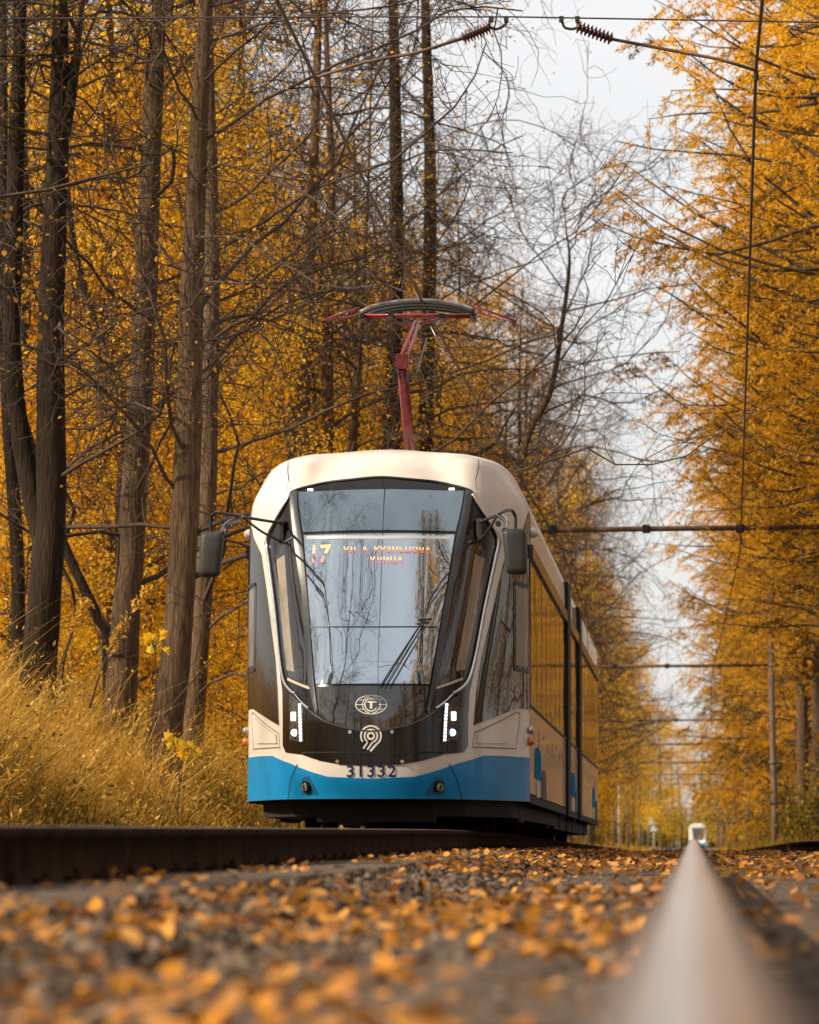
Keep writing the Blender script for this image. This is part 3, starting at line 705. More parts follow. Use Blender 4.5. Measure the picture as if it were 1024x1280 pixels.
for sd_ in (-1, 1):     # marker lamps at roof edge and small lamps by the corner
    bm = bmesh.new(); bmesh.ops.create_uvsphere(bm, u_segments=12, v_segments=8, radius=.06); bmesh.ops.scale(bm, vec=(1, 1.5, .8), verts=bm.verts); bmesh.ops.translate(bm, vec=(sd_ * 1.27, 2.35, 2.68), verts=bm.verts); bm_obj('camera_pod', bm, M_cream, tram, True)
    bm = bmesh.new(); bmesh.ops.create_uvsphere(bm, u_segments=12, v_segments=8, radius=.035); bmesh.ops.translate(bm, vec=(sd_ * 1.262, 1.98, .90), verts=bm.verts); bm_obj('side_lamp', bm, M_lens, tram, True)
    bm = bmesh.new(); bmesh.ops.create_uvsphere(bm, u_segments=12, v_segments=8, radius=.038); bmesh.ops.translate(bm, vec=(sd_ * 1.262, 1.98, .80), verts=bm.verts); bm_obj('turn_signal', bm, M_amberlens, tram, True)

# sides of three sections
XW = 1.25
def arcs():
    tt_ = np.concatenate([[.27, 2.7], np.linspace(2.75, 4.38, 20)]); return np.stack([hermite(_tk, _wk, tt_) * XW, hermite(_tk, _zk, tt_)], -1)
AR = arcs()
def section(y0, y1):
    e = empty('car_section', (0, 0, 0), parent=tram)
    pts = np.concatenate([AR, AR[::-1][1:] * [-1, 1]]); k = len(pts)
    ysx = [y0, y1]; V = np.concatenate([np.stack([pts[:, 0], np.full(k, y), pts[:, 1]], -1) for y in ysx]); i = np.arange(k - 1)
    me = npmesh('section_shell', V, [np.stack([i, i + k, i + k + 1, i + 1], -1), np.array([list(range(k))]), np.array([list(range(k, 2 * k))[::-1]])])
    link('section_shell', me, M_side, e); return e
joints = [(13.05, 13.35), (18.0, 18.3)]
secs = [None, section(13.35, 18.0), section(18.3, 29.1)]
for (a_, b_) in joints:
    pts = np.concatenate([AR, AR[::-1][1:] * [-1, 1]]) * [.975, 1] - [0, .04]; k = len(pts); n_ = 9
    V = np.concatenate([np.stack([pts[:, 0] * (1 if j % 2 else .97), np.full(k, a_ + (b_ - a_) * j / (n_ - 1)), pts[:, 1]], -1) for j in range(n_)])
    i = (np.arange(n_ - 1)[:, None] * k + np.arange(k - 1)[None]).ravel()
    for sd_ in (-1, 1):
        box('joint_frame', (sd_ * 1.262, (a_ + b_) / 2, 1.6), (.055, 1.0, 2.62), M_rubber, tram, None, .01)
    link('bellows', npmesh('bellows', V, [np.stack([i, i + k, i + k + 1, i + 1], -1)]), M_rubber, tram)
def side_box(name, sd_, y0, y1, z0, z1, m, parent, x=XW, th=.012):
    return box(name, (sd_ * (x + th / 2 - .004), (y0 + y1) / 2, (z0 + z1) / 2), (th + .008, y1 - y0, z1 - z0), m, parent)
for sd_ in (1, -1):
    for si, (y0, y1) in enumerate(((2.13, 13.03), (13.37, 17.98), (18.32, 29.08))):
        par = secs[si] or tram
        n_ = max(2, round((y1 - y0) / 1.35)); wd = (y1 - y0) / n_
        for k in range(n_):
            door = (k % 4 == 1)
            side_box('door_glass' if door else 'side_window', sd_, y0 + k * wd + .012, y0 + (k + 1) * wd - .012, 1.14, 2.43, M_glasss, par)
            side_box('window_post', sd_, y0 + k * wd - .025, y0 + k * wd + .025, 1.14, 2.44, M_black, par, th=.013)
        side_box('side_panel', sd_, y0, y1, .335, 1.112, M_side, par, th=.006)
        side_box('window_gutter', sd_, y0, y1, 2.44, 2.56, M_black, par, th=.035)
        side_box('belt_line', sd_, y0, y1, 1.115, 1.135, M_matte, par, th=.016)
        side_box('skirt_band', sd_, y0, y1, .26, .33, M_under, par, th=.008)
        # flat printed marks on the belt
        bm = bmesh.new(); k = 0; y = y0 + .9
        while y < y1 - .5:
            if sd_ > 0:
                for dz in (0, -.055, -.11):
                    if (k + int(dz * 100)) % 3: box_bm(bm, (sd_ * (XW + .008), y + .02 * (dz != 0), .93 + dz * .9), (.004, .16, .035))
            y += 1.25; k += 1
        if len(bm.verts): bm_obj('belt_lettering', bm, M_orange, par)
        else: bm.free()
    for yy, par in ((2.3, tram), (14.0, secs[1]), (24.6, secs[2])):    # access hatch graphics: blue, white and black shapes
        def blob(name, ya, yb, za, zb, m, head=0.):
            n2 = 14; pts = []
            for k in range(n2 + 1):
                an = math.pi * k / n2; pts.append((.5 - .5 * math.cos(an), za + (zb - za) * .6 + (zb - za) * .4 * math.sin(an) ** .8))
            V = [(sd_ * (XW + .0100 + .002 * (m is M_matte)), ya + (yb - ya) * a, z) for a, z in pts] + [(sd_ * (XW + .0100 + .002 * (m is M_matte)), yb, za), (sd_ * (XW + .0100 + .002 * (m is M_matte)), ya, za)]
            me = bpy.data.meshes.new(name); me.from_pydata(V, [], [list(range(len(V)))]); link(name, me, m, par)
        blob('blue_torso_graphic', yy + .9, yy + 2.5, .50, .80, M_blueprint); blob('white_leg_graphic', yy + 1.3, yy + 2.1, .335, .50, M_whiteprint)
        blob('black_figure_graphic', yy + 2.7, yy + 3.9, .335, .62, M_matte); 
        side_box('hatch_seam', sd_, yy + 1.4, yy + 3.2, .83, .842, M_seam, par, th=.003)
side_box('front_skirt_edge', 1, 2.13, 13.0, .334, .345, M_matte, tram, th=.006)
# under the floor
def chamfer_poly():
    return [(-1.1, 1.9), (-.75, .9), (-.4, .55), (.4, .55), (.75, .9), (1.1, 1.9)]
bm = bmesh.new(); pl_ = chamfer_poly() + [(1.15, 12.9), (-1.15, 12.9)]
lo = [bm.verts.new((x, y, .13)) for x, y in pl_]; hi = [bm.verts.new((x, y, .30)) for x, y in pl_]
bm.faces.new(lo); bm.faces.new(hi[::-1]); 
for k in range(len(pl_)): bm.faces.new((lo[k], lo[(k + 1) % len(pl_)], hi[(k + 1) % len(pl_)], hi[k]))
bm_obj('underframe', bm, M_under, tram)
bm = bmesh.new()
vs = [bm.verts.new((float(p[0]), float(p[1]), float(p[2]))) for p in [S(u_, .275) for u_ in np.linspace(-UC, UC, 40)]]; bm.faces.new(vs); bm_obj('floor_pan', bm, M_under, tram)
box('underframe', (0, 15.7, .21), (2.2, 4.4, .2), M_under, secs[1]); box('underframe', (0, 23.7, .21), (2.2, 10.4, .2), M_under, secs[2])
box('coupler_cover', (0, .75, .16), (1.0, .5, .16), M_under, tram)
def bogie(y, par):
    e = empty('bogie', (0, y, 0), parent=par)
    box('bogie_frame', (0, 0, .3), (2.0, 2.2, .16), M_under, e, None, .02)
    for dy in (-.9, .9):
        for s in (-1, 1):
            disc('wheel', (s * .76, dy, .29), (1, 0, 0), .29, .12, M_rust, e, 28)
        tube_obj('axle', [(-.7, dy, .29), (.7, dy, .29)], .06, M_under, e, 10)
    for s in (-1, 1): box('side_skirt_gear', (s * 1.06, 0, .2), (.1, 1.2, .2), M_under, e, None, .02)
bogie(4.0, tram); bogie(11.2, tram); bogie(15.7, secs[1]); bogie(21, secs[2]); bogie(27, secs[2])
# cab front interior floor: roof equipment
for y0, y1, s_ in ((8.5, 12.5, None), (14, 17.6, 1), (19, 28, 2)):
    box('roof_equipment', (0, (y0 + y1) / 2, 3.44), (1.2, y1 - y0, .12), M_cream, tram if s_ is None else secs[s_], None, .03)
# pantograph
pg = empty('pantograph', (0, 0, 0), parent=tram)
def pv(px_, py_, Yl): q = at(px_, py_, 35.7 + Yl); return (q - NOSE) @ _M   # point in tram space
zr_ = 3.38
base = np.array([0, 5.4, zr_ + .05]); elb = pv(503, 455, 3.7); hd = pv(521, 402, 6.3)
bm = bmesh.new()
for s in (-1, 1): box_bm(bm, (s * .4, 5.3, zr_ + .06), (.06, 1.8, .06))
for dy in (4.5, 6.1): box_bm(bm, (0, dy, zr_ + .06), (.9, .06, .06))
bm_obj('base_frame', bm, M_dred, pg)
def taper(name, a, b, w0, w1, m):
    tube_obj(name, [a, b], [w0, w1], m, pg, 4)
taper('lower_arm', base, elb + np.array([0, 0, -.05]), .062, .055, M_dred)
for dx in (-.035, .035): tube_obj('upper_arm', [elb + np.array([dx, 0, 0]), hd + np.array([dx * .6, 0, 0])], [.022, .016], M_dred, pg, 6)
bm = bmesh.new(); box_bm(bm, tuple(elb + np.array([0, 0, .02])), (.115, .14, .14), None, .01); bm_obj('elbow_joint', bm, M_dred, pg)
bm = bmesh.new()
for s in (-1, 1): box_bm(bm, tuple(elb + np.array([s * .065, -.02, -.13])), (.05, .08, .10), None, .015)
bm_obj('elbow_damper', bm, M_matte, pg)
tube_obj('guide_rod', [elb + np.array([.12, .1, -.1]), hd + np.array([.12, -.3, -.2])], .007, M_steel, pg, 5)
tube_obj('guide_rod', [hd + np.array([.14, -.1, -.05]), base + np.array([.55, .9, .75])], .006, M_steel, pg, 5)
multi_tube('collector_cradle', [([hd + np.array([-.26, 0, .01]), hd + np.array([-.1, 0, -.03]), hd + np.array([0, 0, -.03]), hd + np.array([.12, 0, 0]), hd + np.array([.28, 0, .04])], .014)], M_dred, pg, 6)
Yc = 6.3
def hp(px_, py_, dy=0.): q = pv(px_, py_, Yc); q[1] += dy; return q
for dy in (-.2, .2):
    pl_ = smoothline([hp(452, 393.5, dy), hp(470, 385.5, dy), hp(500, 380, dy), hp(525, 378.5, dy), hp(550, 380, dy), hp(577, 384.5, dy), hp(594, 391, dy)], 4)
    tube_obj('collector_strip', pl_, .022, M_steel if dy < 0 else M_matte, pg, 4)
    tube_obj('collector_shoe', pl_ + np.array([0, dy * .25, -.03]), .016, M_matte, pg, 4)
    tube_obj('collector_beam', [hp(456, 395, dy * .3), hp(592, 395, dy * .3)], .017, M_dred, pg, 4)
for s, pts in ((-1, [(452, 388), (430, 394), (404, 402)]), (1, [(594, 386), (615, 393), (646, 403)])):
    for dy in (-.2, .18):
        q = [hp(x, y, dy) for x, y in pts]; q[-1] = hp(pts[-1][0] + s * 0, pts[-1][1] - (2 if dy > 0 else 0), dy * .3)
        tube_obj('collector_horn', smoothline(q, 4), .010, M_dred, pg, 6)
for x in (453, 490, 553, 592):
    c_ = hp(x, 397); bm = bmesh.new(); box_bm(bm, tuple(c_), (.05, .3, .06), None, .01); bm_obj('spring_box', bm, M_matte, pg)

# ------------------------------------------------------------------ far tram (distant, same kind of front)
def far_tram():
    Yf = 575.; z0 = float(P(Yf)); e = empty('distant_tram', (.62, Yf, z0))
    tag(e, 'small distant white tram on the far end of the straight track', 'tram')
    k = [(-1.25, .3), (-1.25, 2.6), (-1.05, 3.1), (-.75, 3.35), (.75, 3.35), (1.05, 3.1), (1.25, 2.6), (1.25, .3)]
    V = []; 
    for y, s, dz in ((0, .8, -.1), (1.2, 1, 0), (27, 1, 0)): V += [(x * s, y + (.7 * (z - .3) / 3 if y == 0 else 0), z + dz * (z > 1)) for x, z in k]
    n_ = len(k); Fc = [list(range(n_))[::-1]] + [[j * n_ + i, j * n_ + (i + 1) % n_, (j + 1) * n_ + (i + 1) % n_, (j + 1) * n_ + i] for j in range(2) for i in range(n_)] + [list(range(2 * n_, 3 * n_))]
    me = bpy.data.meshes.new('body'); me.from_pydata(V, [], Fc); bm = bmesh.new(); bm.from_mesh(me); bmesh.ops.recalc_face_normals(bm, faces=bm.faces); bm.to_mesh(me); bm.free(); link('body', me, mat('white_tram_paint', (.5, .49, .47), .4, .05, 2), e)
    bm = bmesh.new(); vs = [bm.verts.new(v) for v in ((-.62, .12, 1.2), (.62, .12, 1.2), (.82, .5, 2.75), (-.82, .5, 2.75))]; bm.faces.new(vs)
    r_ = bmesh.ops.extrude_face_region(bm, geom=bm.faces[:]); bmesh.ops.translate(bm, vec=(0, .12, 0), verts=[v for v in r_['geom'] if isinstance(v, bmesh.types.BMVert)])
    bm_obj('windshield', bm, mat('distant_glass', (.05, .055, .06), .2, .05, 2), e)
    for s in (-1, 1): box('headlight', (s * .7, .06, .95), (.14, .1, .2), M_ledw, e)
    box('blue_bumper', (0, .02, .5), (1.9, .12, .35), M_blue, e); box('bogie', (0, 3, .2), (1.8, 2, .3), M_under, e)
    multi_tube('pantograph', [([(0, 6, 3.3), (0, 4.6, 4.4)], .07), ([(0, 4.6, 4.4), (0, 6, 5.4)], .05), ([(-.9, 6, 5.35), (-.4, 6, 5.5), (.4, 6, 5.5), (.9, 6, 5.35)], .05)], M_dred, e, 5)
far_tram()

# ------------------------------------------------------------------ overhead line
M_pole = mat('weathered_pole_metal', (.085, .075, .065), .75, .3, 5, .3, 40, c2=(.15, .085, .045))
M_wire = mat('copper_wire', (.055, .04, .035), .5, .1, 5)
M_ins = mat('brown_glazed_insulator', (.075, .018, .016), .2, .2, 8, coat=.8)
M_beam = mat('rusty_beam', (.15, .085, .05), .8, .3, 8, c2=(.08, .05, .035))
gant = [(84, 660, None), (150, 832, 'first'), (224, 900, ''), (286, 930, ''), (352, 953, ''), (425, 968, ''), (510, 980, '')]
XR, XL = 2.85, -5.35
glabel = ['nearest rusty cross beam spanning both tracks above the tram roof', 'second gantry along the line, with the tallest pole standing against the larches',
          'third pole gantry along the line, beam just above the tram belt level', 'fourth pole gantry along the line, thinner in the distance', 'fifth gantry along the line among golden trees',
          'sixth gantry along the line, low thin beam', 'farthest gantry beam above the distant tram']
for gi, (Yg_, py_, _) in enumerate(gant):
    g = empty('overhead_gantry', (0, Yg_, float(ground(XR, Yg_)))); z0 = g.location.z
    tag(g, glabel[gi], 'overhead gantry', 'pole gantries along the track')
    zb = float(at(950, py_, Yg_)[2]) - z0
    zt = zb + (1.4 if gi == 1 else .7)
    if gi == 1: zt = float(at(955, 728, Yg_)[2]) - z0
    lean = -.18
    for x, nm in ((XR, 'post'), (XL, 'post')):
        zl_ = float(ground(x, Yg_)) - z0
        pts = [(x, 0, zl_ - .3), (x, 0, zl_ + 2), (x + lean * .3, 0, zl_ + 4), (x + lean * .7, 0, zt)]
        o = tube_obj(nm, pts, [.13, .125, .11, .10], M_pole, g, 12)
        for zz in (2.0, 3.4, zb - zl_ + 0):
            tube_obj('clamp_band', [(x + lean * .3 * (zz > 3), 0, zl_ + zz - .05), (x + lean * .3 * (zz > 3), 0, zl_ + zz + .05)], .15, M_pole, g, 12)
    tube_obj('beam', [(XL - .2, .12, zb - .04), (-1, .12, zb), (XR + .25, .12, zb + .03)], .055 if gi < 3 else .07, M_beam, g, 8)
    for x in (-2.75, -.9, .95):
        box('beam_clamp', (x, .12, zb), (.16, .14, .17), M_matte, g, None, .02)
    for x in (-2.75, .95):
        tube_obj('steady_arm', [(x, .12, zb - .08), (x + .05, .12, zb - .35), (x + .3, .12, zb - .42)], .018, M_wire, g, 6)
# contact wires, following the track down the grade
def wire(name, pts, label, r=.014):
    p = []
    for a, b in zip(pts[:-1], pts[1:]):
        for k in range(10):
            t = k / 10; q = a + (b - a) * t; q = q.copy(); q[2] -= .25 * t * (1 - t) * min(1, np.linalg.norm(b - a) / 60); p.append(q)
    p.append(pts[-1]); o = tube_obj(name, p, r, M_wire, None, 5); return tag(o, label, 'overhead wire')
YS = 32.4
hooks_r = at(945, 88, YS); hooks_l = at(394, 97, YS)
zg = lambda Yg_, py_: float(at(950, py_, Yg_)[2]) - .42
pr_ = [np.array([.6, -30., 6.0]), hooks_r]; pl2 = [np.array([-2.75, -30, 6.0]), hooks_l]
for gi, (Yg_, py_, _) in enumerate(gant):
    pr_.append(np.array([.95 if gi % 2 == 0 else .65, Yg_, zg(Yg_, py_)])); pl2.append(np.array([-2.55 if gi % 2 == 0 else -2.9, Yg_, zg(Yg_, py_)]))
pl2.insert(2, tw((0.05, 6.3, 5.26)))
wire('contact_wire', pr_, 'dark contact wire hanging over the right track in front of the larches')
wire('contact_wire', pl2, 'dark contact wire over the tram track, touched by the red pantograph')
# suspension span with insulators near the top of the view
sp = empty('span_wire', (0, YS, 0)); tag(sp, 'thin cross wire with two ribbed insulators spanning above the tracks against the sky', 'span wire')
lp = lambda px_, py_: at(px_, py_, YS) - np.array([0, YS, 0])
multi_tube('cross_wire', [([lp(-120, 24), lp(400, 21), lp(640, 21), lp(1150, 30)], .007)], M_wire, sp, 5)
def ins(a, b, n_=9):
    a, b = np.array(a), np.array(b); pts = []; rr = []
    for k in range(n_ * 4 + 1):
        t = k / (n_ * 4); pts.append(a + (b - a) * t); rr.append((.022, .05, .052, .024)[k % 4])
    return tube_obj('insulator', pts, rr, M_ins, sp, 10)
ins(lp(612, 34), lp(578, 48)); ins(lp(722, 33), lp(766, 49))
tube_obj('pull_off_arm', [lp(578, 48), lp(520, 66), lp(455, 78), lp(394, 97)], .013, M_beam, sp, 6)
tube_obj('pull_off_arm', [lp(766, 49), lp(830, 61), lp(900, 74), lp(945, 88)], .013, M_beam, sp, 6)
multi_tube('curved_hanger', [(smoothline([lp(612, 34), lp(622, 36), lp(632, 30), lp(634, 22)], 5), .011), (smoothline([lp(612, 33), lp(612, 26), lp(614, 21)], 5), .011),
                             (smoothline([lp(702, 24), lp(706, 34), lp(716, 36), lp(722, 33), lp(722, 24)], 5), .011)], M_matte, sp, 6)
for x in (614, 633, 702, 722): box('wire_clamp', tuple(lp(x, 24)), (.035, .04, .045), M_matte, sp)
multi_tube('hanger_chain', [([lp(945, 88), lp(946, 100)], .02)], M_matte, sp, 6)

# ------------------------------------------------------------------ signs by the far crossing
M_signb = mat('sign_blue', (.01, .13, .26), .4, .05, 4); M_signw = mat('sign_white', (.78, .78, .76), .5, .05, 4); M_signg = mat('pale_post', (.45, .45, .43), .6, .1, 4)
Ysg = 470.; cs = at(817, 1060, Ysg); s_ = empty('crossing_sign', (cs[0], Ysg, cs[2])); tag(s_, 'blue pedestrian crossing sign with small white plate above it on a pale post', 'road sign')
hh = lambda py_: (1060 - py_) * Ysg / F
tube_obj('post', [(.05, 0, -.6), (.05, 0, hh(1023))], .07, M_signg, s_, 8)
box('sign_plate', (.0, -.1, hh(1035.5)), (.85, .05, .85), M_signb, s_, None, .02)
bm = bmesh.new(); vs = [bm.verts.new(v) for v in ((-.34, -.135, hh(1035.5) - .3), (.34, -.135, hh(1035.5) - .3), (0, -.135, hh(1035.5) + .34))]; bm.faces.new(vs); bm_obj('white_triangle', bm, M_signw, s_)
bm = bmesh.new(); box_bm(bm, (0, -.14, hh(1035.5) + .06), (.09, .01, .1)); box_bm(bm, (0, -.14, hh(1035.5) - .07), (.07, .01, .16)); box_bm(bm, (-.06, -.14, hh(1035.5) - .2), (.05, .01, .16)); box_bm(bm, (.07, -.14, hh(1035.5) - .2), (.05, .01, .16)); bm_obj('walking_figure', bm, M_under, s_)
box('upper_plate', (-.3, -.1, hh(1026.5)), (.45, .05, .72), M_signw, s_, None, .02)
cs = at(803.5, 1050, Ysg); s_ = empty('wooden_signpost', (cs[0], Ysg, cs[2])); tag(s_, 'short brown post with horizontal board left of the blue crossing sign', 'post')
box('post', (0, 0, .6), (.12, .12, 1.9), M_beam, s_); box('board', (.15, -.1, 1.45), (1.1, .05, .14), M_beam, s_)
cs = at(774, 1045, 300); s_ = empty('marker_post', (cs[0], 300, cs[2])); tag(s_, 'slim whitish marker post standing in the grass beyond the rear of the tram', 'post')
tube_obj('post', [(0, 0, -.8), (0, 0, (1045 - 985) * 300 / F)], .08, M_signg, s_, 8); tube_obj('top_cap', [(0, 0, 60 * 300 / F), (0, 0, 60 * 300 / F + .1)], .10, M_signw, s_, 8)

# ------------------------------------------------------------------ trees
def unit(v): return v / (np.linalg.norm(v) + 1e-9)
def grow(p, d, L_, n_, wander, up, rs):
    pts = [p]; d = unit(d); s = L_ / n_
    for k in range(n_):
        d = unit(d + rs.normal(0, wander, 3) + np.array([0, 0, up])); p = p + d * s; pts.append(p)
    return np.array(pts)
def along(pts, f):
    f = f * (len(pts) - 1); i = min(int(f), len(pts) - 2); return pts[i] + (pts[i + 1] - pts[i]) * (f - i), unit(pts[i + 1] - pts[i])
def crown_wood(trunk, rs, nb, hb, L0, droop=-.03, nsub=7, ntw=6, leafn=0, leafs=.08, crook=.22, dirbias=None, r0=.05, leaf_spread=.12, twl=(.5, 1.3)):
    """branches of a broadleaf tree from a trunk polyline, returns thin wood, thick wood, leaf points"""
    big, bigr, thin, thinr, lp_ = [], [], [], [], []
    H = trunk[-1][2] - trunk[0][2]
    for b in range(nb):
        f = hb[0] + (hb[1] - hb[0]) * (b + rs.random()) / nb; p, tdir = along(trunk, f)
        a = rs.uniform(0, 2 * math.pi); d = np.array([math.cos(a), math.sin(a), rs.uniform(.1, .9)])
        if dirbias is not None: d[:2] += dirbias
        L_ = L0 * rs.uniform(.5, 1.1) * (1 - .45 * max(0, (f - .5) * 2)); br = grow(p, d, L_, 9, crook * .8, droop, rs)
        rr = np.linspace(r0 * L_ / L0 * rs.uniform(.6, 1.2), .010, 10); big.append(br); bigr.append(rr)
        for s in range(nsub):
            q, bd = along(br, rs.uniform(.12, 1) ** .8); dd = unit(bd * .7 + rs.normal(0, .75, 3)); l2 = L_ * rs.uniform(.2, .5)
            sb = grow(q, dd, l2, 6, crook * 1.1, droop * 1.2, rs); thin.append(sb); thinr.append(np.linspace(.011, .0045, 7))
            for t_ in range(ntw):
                q2, sd2 = along(sb, rs.uniform(.1, 1)); tw_ = grow(q2, unit(sd2 * .6 + rs.normal(0, .8, 3)), rs.uniform(*twl), 5, crook * 1.5, droop, rs)
                thin.append(tw_); thinr.append(np.linspace(.0058, .003, 6))
                for _ in range(leafn):
                    lp_.append(along(tw_, rs.random())[0])
    LPn = np.array(lp_) if lp_ else np.zeros((0, 3))
    if len(LPn): LPn = LPn + rs.normal(0, leaf_spread, LPn.shape)
    return big, bigr, thin, thinr, LPn
def leaf_quads(Pn, size, rs, clump=1.2, aspect=.75, down=0.):
    n_ = len(Pn); a = rs.normal(0, 1, (n_, 3)); a[:, 2] -= down; a /= np.linalg.norm(a, axis=1, keepdims=True); b = rs.normal(0, 1, (n_, 3)); b -= (b * a).sum(1, keepdims=True) * a; b /= np.linalg.norm(b, axis=1, keepdims=True)
    s = size * rs.uniform(.6, 1.3, (n_, 1)) * .5
    V = np.stack([Pn - a * s, Pn + b * s * aspect, Pn + a * s * 1.1, Pn - b * s * aspect], 1).reshape(-1, 3)
    Fc = np.arange(n_ * 4).reshape(-1, 4)
    c = vnoise(Pn[:, 0] + Pn[:, 2] * .7, Pn[:, 1] + Pn[:, 2], clump, 4)
    t = np.clip(.53 + (c - .5) * .85 + rs.normal(0, .19, n_), 0, 1)
    return V, Fc, t
def trunk_obj(name, pts, rad, m, parent, sides=14, flare=1.5, burls=()):
    p = smoothline(pts, 6); r_ = np.interp(np.linspace(0, 1, len(p)), np.linspace(0, 1, len(rad)), rad)
    z0 = p[0][2]; r_ = r_ * (1 + (flare - 1) * np.exp(-(p[:, 2] - z0) / .55))
    V, Fs = tubes([p], [r_], sides)
    ang = np.tile(np.arange(sides), len(p)); ctr = np.repeat(p, sides, 0)
    k = 1 + .10 * (vnoise(ang * 1.7, V[:, 2], .9, 3) - .5) + .08 * (vnoise(ang * 3.1, V[:, 2] * 3, .9, 6) - .5)
    V = ctr + (V - ctr) * k[:, None]
    return link(name, npmesh(name, V, Fs, smooth_=True), m, parent)
def make_tree(name, trunks, rads, rs, m, kw, leafmat, leafsize, forks_only_first=False, crown_name='crown'):
    """trunks: list of polylines in local space (first is the main stem)"""
    e = empty(name); bigs, bigr, th, thr, lps = [], [], [], [], []
    for i, (t_, r_) in enumerate(zip(trunks, rads)):
        trunk_obj('trunk' if i == 0 else 'fork_stem', t_, r_, m, e, flare=1.6 if i == 0 else 1.0)
        k2 = dict(kw); 
        if i: k2['nb'] = max(2, int(kw['nb'] * .45))
        a, b, c, d, lp_ = crown_wood(np.array(t_), rs, **k2); bigs += a; bigr += b; th += c; thr += d; lps.append(lp_)
    V1, F1 = tubes(bigs, bigr, 5); V2, F2 = tubes(th, thr, 3)
    link('branches', npmesh('branches', np.concatenate([V1, V2]), [F1[0], F2[0] + len(V1)], smooth_=True), M_twig, e)
    lp_ = np.concatenate(lps)
    if len(lp_):
        V, Fc, t = leaf_quads(lp_, leafsize, rs); link(crown_name, npmesh(crown_name, V, [Fc], tint=t), leafmat, e)
    return e
def pxl(pts, Y_): return [at(x, y, Y_) for x, y in pts]
def hero(Y_, stems, rads_px, label, m=M_bark, nb=30, seed=1, hb=(.3, .95), top=16., leafn=1, L0=4.2, group=None, name='linden_tree', bias=None, nsub=7, ntw=6):
    rs = np.random.default_rng(seed); stems3 = []
    for i, s in enumerate(stems):
        p = [q for q in pxl(s, Y_)]
        d = p[-1] - p[-2]; d = d / abs(d[2]) if abs(d[2]) > 1e-6 else np.array([0, 0, 1.])
        if p[-1][2] < top and i < 2: p.append(p[-1] + d * (top - p[-1][2]) * .5 + rs.normal(0, .15, 3)); p.append(p[-1] + d * (top - p[-1][2]) + rs.normal(0, .3, 3))
        stems3.append(p)
    base = stems3[0][0].copy(); gz = float(ground(base[0], Y_)); 
    if base[2] > gz: stems3[0] = [np.array([base[0], Y_, gz - .1])] + stems3[0]
    org = np.array([base[0], Y_, gz]); ppm = F / Y_
    st = [[q - org for q in s] for s in stems3]; rd = [[r / ppm for r in rr] for rr in rads_px]
    for j in range(len(rd)): rd[j] = rd[j] + [rd[j][-1] * .4, .006]
    kw = dict(nb=int(nb * .72), r0=.034, hb=hb, L0=L0, nsub=nsub, ntw=ntw, leafn=leafn, dirbias=bias)
    e = make_tree(name, st, rd, rs, m, kw, M_sparse, .05, crown_name='leaves'); e.location = tuple(org); return tag(e, label, 'tree', group)
hero(48, [[(45, 880), (52, 790), (63, 640), (64, 400), (74, 130), (76, -60)], [(60, 700), (36, 600), (16, 450), (20, 200), (29, -60)], [(76, 170), (92, 90), (112, -60)]],
     [[25, 22, 20, 14], [14, 12, 11], [12, 10]], 'thick dark linden whose stem splits low into three, at the left edge of the view', M_barkd, 26, 11, leafn=1, L0=3.6)
hero(50, [[(150, 890), (160, 740), (178, 450), (191, 150), (203, -60)]], [[24, 19, 16, 12]], 'straight linden with pale sunlit bark along one side, second thick trunk from the left edge', M_bark, 34, 12, hb=(.27, .95))
hero(47, [[(205, 930), (222, 800), (235, 560), (241, 330), (251, 120), (264, -60)]], [[25, 19, 17, 12]], 'rough barked linden just behind the grass, its trunk left of the tram mirror', M_bark, 36, 13, hb=(.27, .95), L0=4.8, bias=np.array([.4, 0]))
hero(56, [[(240, 930), (256, 700), (262, 480), (265, 300), (258, -60)]], [[15, 13, 12, 9]], 'linden trunk passing directly behind the left wing mirror of the tram', M_bark, 30, 14, hb=(.15, .95), L0=5, bias=np.array([.4, 0]))
hero(58, [[(22, 850), (22, 700), (8, 480), (4, 200), (2, -60)]], [[10, 9, 8]], 'slim dark trunk at the very left edge behind the forked linden', M_barkd, 16, 15)
hero(53, [[(135, 810), (122, 770), (80, 680), (40, 560), (5, 430), (-30, 300)]], [[8, 7, 6, 5]], 'leaning dark trunk slanting up behind the forked linden', M_barkd, 10, 16, L0=2.5, hb=(.3, .95), name='leaning_tree')
hero(62, [[(150, 900), (150, 620), (157, 515), (118, 400), (92, 300), (80, 150)]], [[7, 6, 5, 4]], 'thin crooked tree bending behind the pale straight linden', M_barkd, 14, 17, L0=3, name='crooked_tree')
hero(72, [[(385, 960), (381, 700), (380, 500), (390, 280), (400, -60)]], [[10, 9, 8]], 'slender trunk rising behind the tram roof left of the pantograph', M_bark, 34, 18, L0=5, hb=(.2, .98), bias=np.array([.3, 0]))
hero(78, [[(425, 960), (437, 620), (450, 420), (460, 240), (468, -60)]], [[9, 8, 6]], 'thin tilted trunk left of the pantograph base', M_bark, 30, 19, L0=5, hb=(.2, .98), bias=np.array([.3, 0]))
hero(80, [[(492, 960), (490, 560), (496, 300), (490, -60)]], [[13, 12, 9]], 'dark trunk rising behind the pantograph', M_barkd, 36, 20, L0=6, hb=(.2, .98), bias=np.array([.3, 0]), top=20)
hero(92, [[(528, 960), (532, 560), (538, 250), (530, -60)]], [[12, 11, 8]], 'trunk to the right of the pantograph arm against the pale sky', M_barkd, 36, 21, L0=7, hb=(.2, .98), bias=np.array([.35, 0]), top=22)
hero(96, [[(636, 900), (650, 590), (688, 490), (702, 410), (712, 330)]], [[6, 5, 4, 3]], 'leaning mossy trunk curving over the tram roof toward the sky gap', M_bark, 24, 22, L0=6, hb=(.25, .98), name='leaning_tree', bias=np.array([.3, 0]), top=15)

